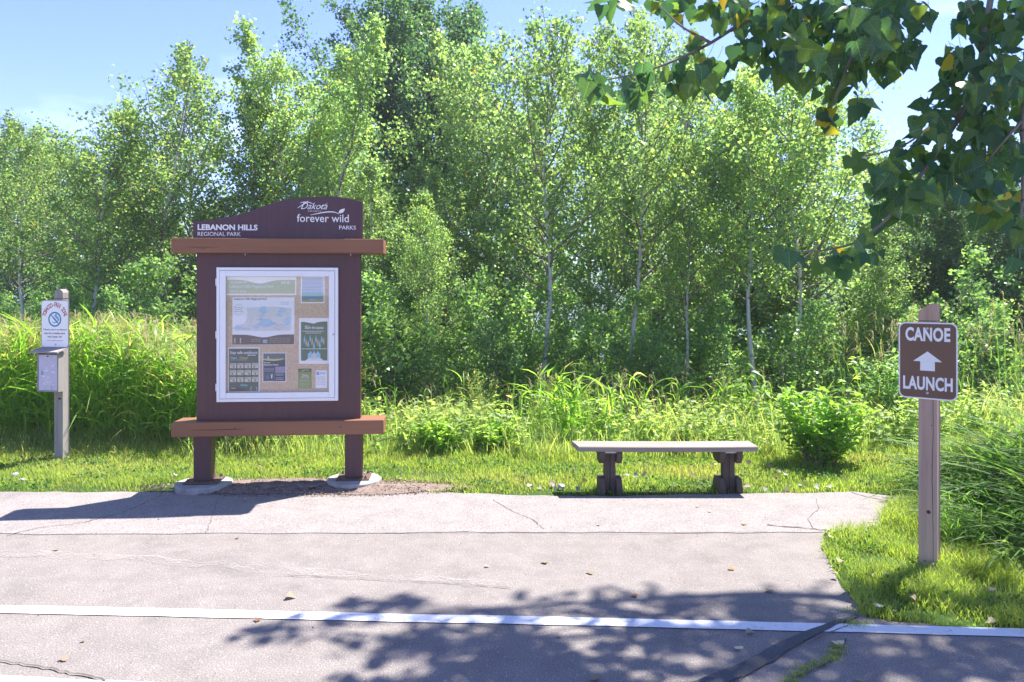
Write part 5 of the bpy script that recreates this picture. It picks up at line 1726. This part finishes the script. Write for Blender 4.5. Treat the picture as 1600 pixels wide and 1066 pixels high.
BR = [
    [(2.9, 4.2, 4.6)] + bpath([(1440, -120, 3.7), (1380, -10, 3.5), (1330, 15, 3.4), (1250, 25, 3.3), (1165, 30, 3.2), (1112, 68, 3.15), (1040, 102, 3.1), (985, 118, 3.1), (930, 128, 3.05)]),
    [(2.9, 4.2, 4.6)] + bpath([(1420, -100, 3.6), (1376, 8, 3.3), (1352, 45, 3.2), (1330, 90, 3.1), (1310, 140, 3.05), (1300, 168, 3.0)]),
    bpath([(1376, 8, 3.3), (1405, 40, 3.3), (1412, 62, 3.3), (1440, 80, 3.3)]),
    [(2.9, 3.2, 4.0)] + bpath([(1560, -80, 3.4), (1538, 60, 3.3), (1530, 110, 3.3), (1508, 170, 3.25), (1470, 230, 3.2), (1420, 300, 3.15), (1385, 345, 3.1), (1340, 380, 3.1), (1290, 392, 3.05), (1235, 394, 3.0)]),
    [(4.0, 3.5, 4.0)] + bpath([(1640, -60, 3.3), (1612, 90, 3.2), (1596, 190, 3.15), (1600, 290, 3.1), (1592, 380, 3.05), (1594, 405, 3.0)]),
    bpath([(1508, 170, 3.25), (1455, 195, 3.2), (1420, 225, 3.2), (1375, 240, 3.15), (1345, 245, 3.1)]),
    bpath([(1112, 68, 3.15), (1060, 40, 3.15), (1030, 8, 3.2)]),
    [(2.1, 4.1, 4.5)] + bpath([(1180, -150, 3.7), (1100, -40, 3.5), (1040, -5, 3.45), (975, -2, 3.4), (930, 0, 3.4)]),
    bpath([(1596, 190, 3.15), (1560, 230, 3.1), (1530, 270, 3.1)]),
    [(2.9, 3.2, 4.0)] + bpath([(1500, -90, 3.5), (1505, -10, 3.4), (1540, 60, 3.3)]),
]
for br in BR:
    p = np.array(br, dtype=float) - O; g = Geo()
    m_ = (len(p) - 1) * 5 + 1; t = np.linspace(0, len(p) - 1, m_)
    q = np.stack([np.interp(t, np.arange(len(p)), p[:, k]) for k in range(3)], -1)
    for _ in range(4): q[1:-1] = (q[:-2] + 2 * q[1:-1] + q[2:]) / 4
    g.tube(q, np.linspace(.016 if len(br) > 5 else .007, .0025, m_), 6)
    g.obj('branch', M['twig'], ct, True)
CL = [(1060, 14, 20, 7), (1030, 4, 14, 4), (985, 0, 10, 3), (940, 0, 12, 4), (1135, 18, 32, 12), (1175, 30, 30, 12), (1205, 85, 26, 10), (1160, 78, 22, 7), (1105, 118, 30, 12), (1065, 112, 26, 9),
      (1085, 65, 12, 3), (1000, 140, 18, 6), (985, 148, 14, 4), (1008, 105, 10, 3), (925, 125, 16, 6), (945, 140, 12, 3), (1250, 40, 40, 20), (1300, 30, 42, 20), (1350, 40, 42, 20), (1400, 25, 34, 16), (1262, 90, 34, 14),
      (1322, 85, 38, 17), (1385, 75, 34, 16), (1425, 75, 22, 8), (1225, 112, 8, 2), (1300, 130, 26, 9), (1300, 175, 22, 7), (1342, 160, 18, 5), (1372, 115, 14, 3), (1395, 108, 8, 2), (1445, 18, 12, 4),
      (1225, 15, 30, 12), (1345, 5, 40, 16), (1400, 0, 30, 10), (1200, 5, 30, 9),
      (1490, 85, 22, 9), (1520, 25, 28, 14), (1562, 45, 36, 20), (1592, 20, 26, 12), (1505, 125, 32, 15), (1552, 115, 40, 22), (1590, 110, 30, 14), (1465, 165, 22, 8), (1592, 170, 30, 14),
      (1448, 200, 26, 10), (1500, 200, 38, 20), (1550, 190, 36, 18), (1560, 240, 34, 15), (1592, 240, 24, 10), (1425, 240, 26, 10), (1465, 250, 30, 14), (1512, 268, 32, 13), (1340, 245, 10, 4), (1378, 262, 18, 7),
      (1405, 290, 20, 8), (1440, 300, 22, 8), (1560, 290, 26, 9), (1592, 300, 22, 9), (1383, 332, 18, 6), (1412, 322, 18, 6), (1530, 320, 16, 4), (1592, 350, 14, 5), (1594, 398, 10, 3), (1228, 396, 14, 4),
      (1300, 412, 22, 8), (1325, 400, 16, 5), (1366, 394, 12, 3), (1340, 372, 10, 2), (1560, 340, 12, 3), (1372, 285, 14, 4)]
LM = []
for k in range(6):
    tv, tf = cotton_template([.5, .9, -.6, .3, 1.2, -.3][k], k + 11)
    tv = tv.copy()
    gg = Geo(); gg.add(tv, tf); gg.tube([(0, 0, 0), (-.35, .03, .04), (-.75, 0, .12)], .011, 4, False)
    LM.append(gg.mesh('leaf', M['leaf_cotton']))
cand = []
for (cx, cy, rad, cnt) in CL:
    Yc = 3.15 + .35 * random.uniform(-1, 1) + (.15 if cy < 40 else 0)
    for k in range(int(cnt * 1.85)):
        a = random.uniform(0, 6.28); q = rad * math.sqrt(random.random())
        Yk = Yc + random.gauss(0, .14)
        p = Vector(P(cx + 1.12 * q * math.cos(a), cy + q * math.sin(a), Yk))
        s = random.uniform(.046, .084)
        cand.append((s / Yk, p, s))
cand.sort(key=lambda c: -c[0])


def leaf_matrix(p, s):
    # blades hang from their stalks, tips mostly down
    D = Vector((random.gauss(0, .55), random.gauss(0, .5), -1 + random.gauss(0, .45))).normalized()
    N = Vector((random.gauss(0, .7), -1 + random.gauss(0, .6), random.gauss(.45, .5)))
    S = N.cross(D).normalized(); N = D.cross(S)
    m = Matrix((D, S, N)).transposed().to_4x4()
    return Matrix.Translation(p) @ m @ Matrix.Diagonal((s, s, s, 1))


inv = Matrix.Translation((-O[0], -O[1], -O[2]))
ct_rest = Geo()
TP = [cotton_template([.5, .9, -.6, .3, 1.2, -.3][k], k + 11) for k in range(6)]
for k, (_, p, s) in enumerate(cand):
    m_ = inv @ leaf_matrix(p, s)
    if k < 300:
        o = bpy.data.objects.new('leaf', LM[k % 6]); COL.objects.link(o); o.parent = ct
        o.matrix_local = m_
    else:
        tv, tf = TP[k % 6]; A = np.array(m_)
        V = tv @ A[:3, :3].T + A[:3, 3]
        ct_rest.add(V, tf, random.random() ** 1.0 * .999)
# the leafy crown overhead, beyond the top of the picture: it casts the dappled shade
cl = []
def blob(cx, cy, cz, rx, ry, rz, n):
    v = rng.normal(size=(n, 3)); v = unit(v) * rng.uniform(.2, 1, n)[:, None] ** .5
    return np.array([cx, cy, cz]) + v * [rx, ry, rz]


rr = random.Random(9)
SHX, SHY = math.sin(SUN_AZ) / math.tan(SUN_ELEV), math.cos(SUN_AZ) / math.tan(SUN_ELEV)
SHADE = [G(*q) for q in ((350, 990), (470, 962), (560, 950), (640, 925), (720, 922), (850, 935), (1000, 918), (1100, 935), (1220, 908), (1330, 935), (1345, 962), (1600, 990))] + [(5.5, 3.3), (6.5, 1.2), (0, 1.2), G(560, 1075), G(470, 1060), G(560, 1030), G(480, 1000)]
SH_A = [G(*q) for q in ((640, 995), (760, 988), (950, 984), (1150, 986), (1330, 988), (1600, 1002))] + [(5.8, 3.25), (6.5, 1.2), (.3, 1.2), G(560, 1064), G(780, 1042), G(650, 1012)]
sx_ = rng.uniform(-1.6, 6.5, 6000); sy_ = rng.uniform(1.2, 4.3, 6000)
ina = inpoly(sx_, sy_, SH_A); inb = inpoly(sx_, sy_, SHADE) & ~ina
for a_, b_ in list(zip(sx_[ina], sy_[ina]))[:240]:
    z = rr.uniform(4.4, 8.0)
    cl.append(blob(a_ + SHX * z, b_ + SHY * z, z, rr.uniform(.22, .42), rr.uniform(.16, .28), rr.uniform(.10, .25), 34))
for a_, b_ in list(zip(sx_[inb], sy_[inb]))[:44]:
    z = rr.uniform(5.0, 8.5)
    cl.append(blob(a_ + SHX * z, b_ + SHY * z, z, rr.uniform(.16, .34), rr.uniform(.06, .11), rr.uniform(.03, .08), 13))
for k in range(18):      # the layer right above the branches in view
    x = rr.uniform(.9, 3.2); dz = rr.uniform(1.2, 2.4); y = 3.2 + rr.uniform(-.3, .3)
    cl.append(blob(x + SHX * dz, y + SHY * dz, 2.7 + dz, rr.uniform(.25, .45), rr.uniform(.2, .35), rr.uniform(.1, .2), 40))
for k in range(60):
    cl.append(blob(rr.uniform(5.2, 8.6), rr.uniform(3, 7.5), rr.uniform(4, 9), .7, .7, .45, 80))
C = np.concatenate(cl); n = len(C)
# nothing of it hangs into the view except where the photograph shows leaves
py_ = 458 - (C[:, 2] - EYE) * F / C[:, 1]; px_ = 800 + C[:, 0] * F / C[:, 1]
keep = (py_ < -25) | (px_ > 1680) | ((px_ > 1260) & (py_ < 20) & (C[:, 1] > 1)); C = C[keep]; n = len(C)
S_ = rng.uniform(.075, .11, n)
g2 = Geo()
scatter(g2, TP[3], C - O, rand_dirs(n, -.9), rand_dirs(n, .8), S_, S_, np.clip(rng.random(n), 0, .96))
g2.obj('crown', M['leaf_cotton_far'], ct)['kind'] = 'stuff'
ct_rest.obj('leaves', M['leaf_cotton_far'], ct)['kind'] = 'stuff'
# stalks that tie the crown clumps to the limbs
g = Geo()
limb_pts = np.concatenate([np.array(l) for l in limbs]) - O
for c in cl:
    m0 = c.mean(0) - O; j = np.argmin(((limb_pts - m0) ** 2).sum(1)); a = limb_pts[j]
    mid = (a + m0) / 2 + [0, 0, .1]
    pm = mid + O
    if 458 - (m0[2] + O[2] - EYE) * F / (m0[1] + O[1]) > -20: continue
    g.tube(np.array([a, mid, m0]), np.array([.014, .01, .004]), 4, False)
g.obj('twigs', M['twig'], ct)

# duplicates of one name get Blender's own suffix; nothing else to do


# ------------------------------------------------------------------ summer haze
hm = bpy.data.materials.new('summer haze'); hm.use_nodes = True
hn = hm.node_tree; hn.nodes.remove(hn.nodes['Principled BSDF'])
hv = hn.nodes.new('ShaderNodeVolumePrincipled')
hv.inputs['Color'].default_value = (0.88, 0.94, 1.0, 1)
hv.inputs['Density'].default_value = 0.0010
hv.inputs['Anisotropy'].default_value = 0.2
hn.links.new(hv.outputs['Volume'], hn.nodes['Material Output'].inputs['Volume'])
tag(Geo().box(-720, 720, -420, 920, -5, 14.5).obj('haze', hm), kind='stuff')
SC.cycles.volume_bounces = 1
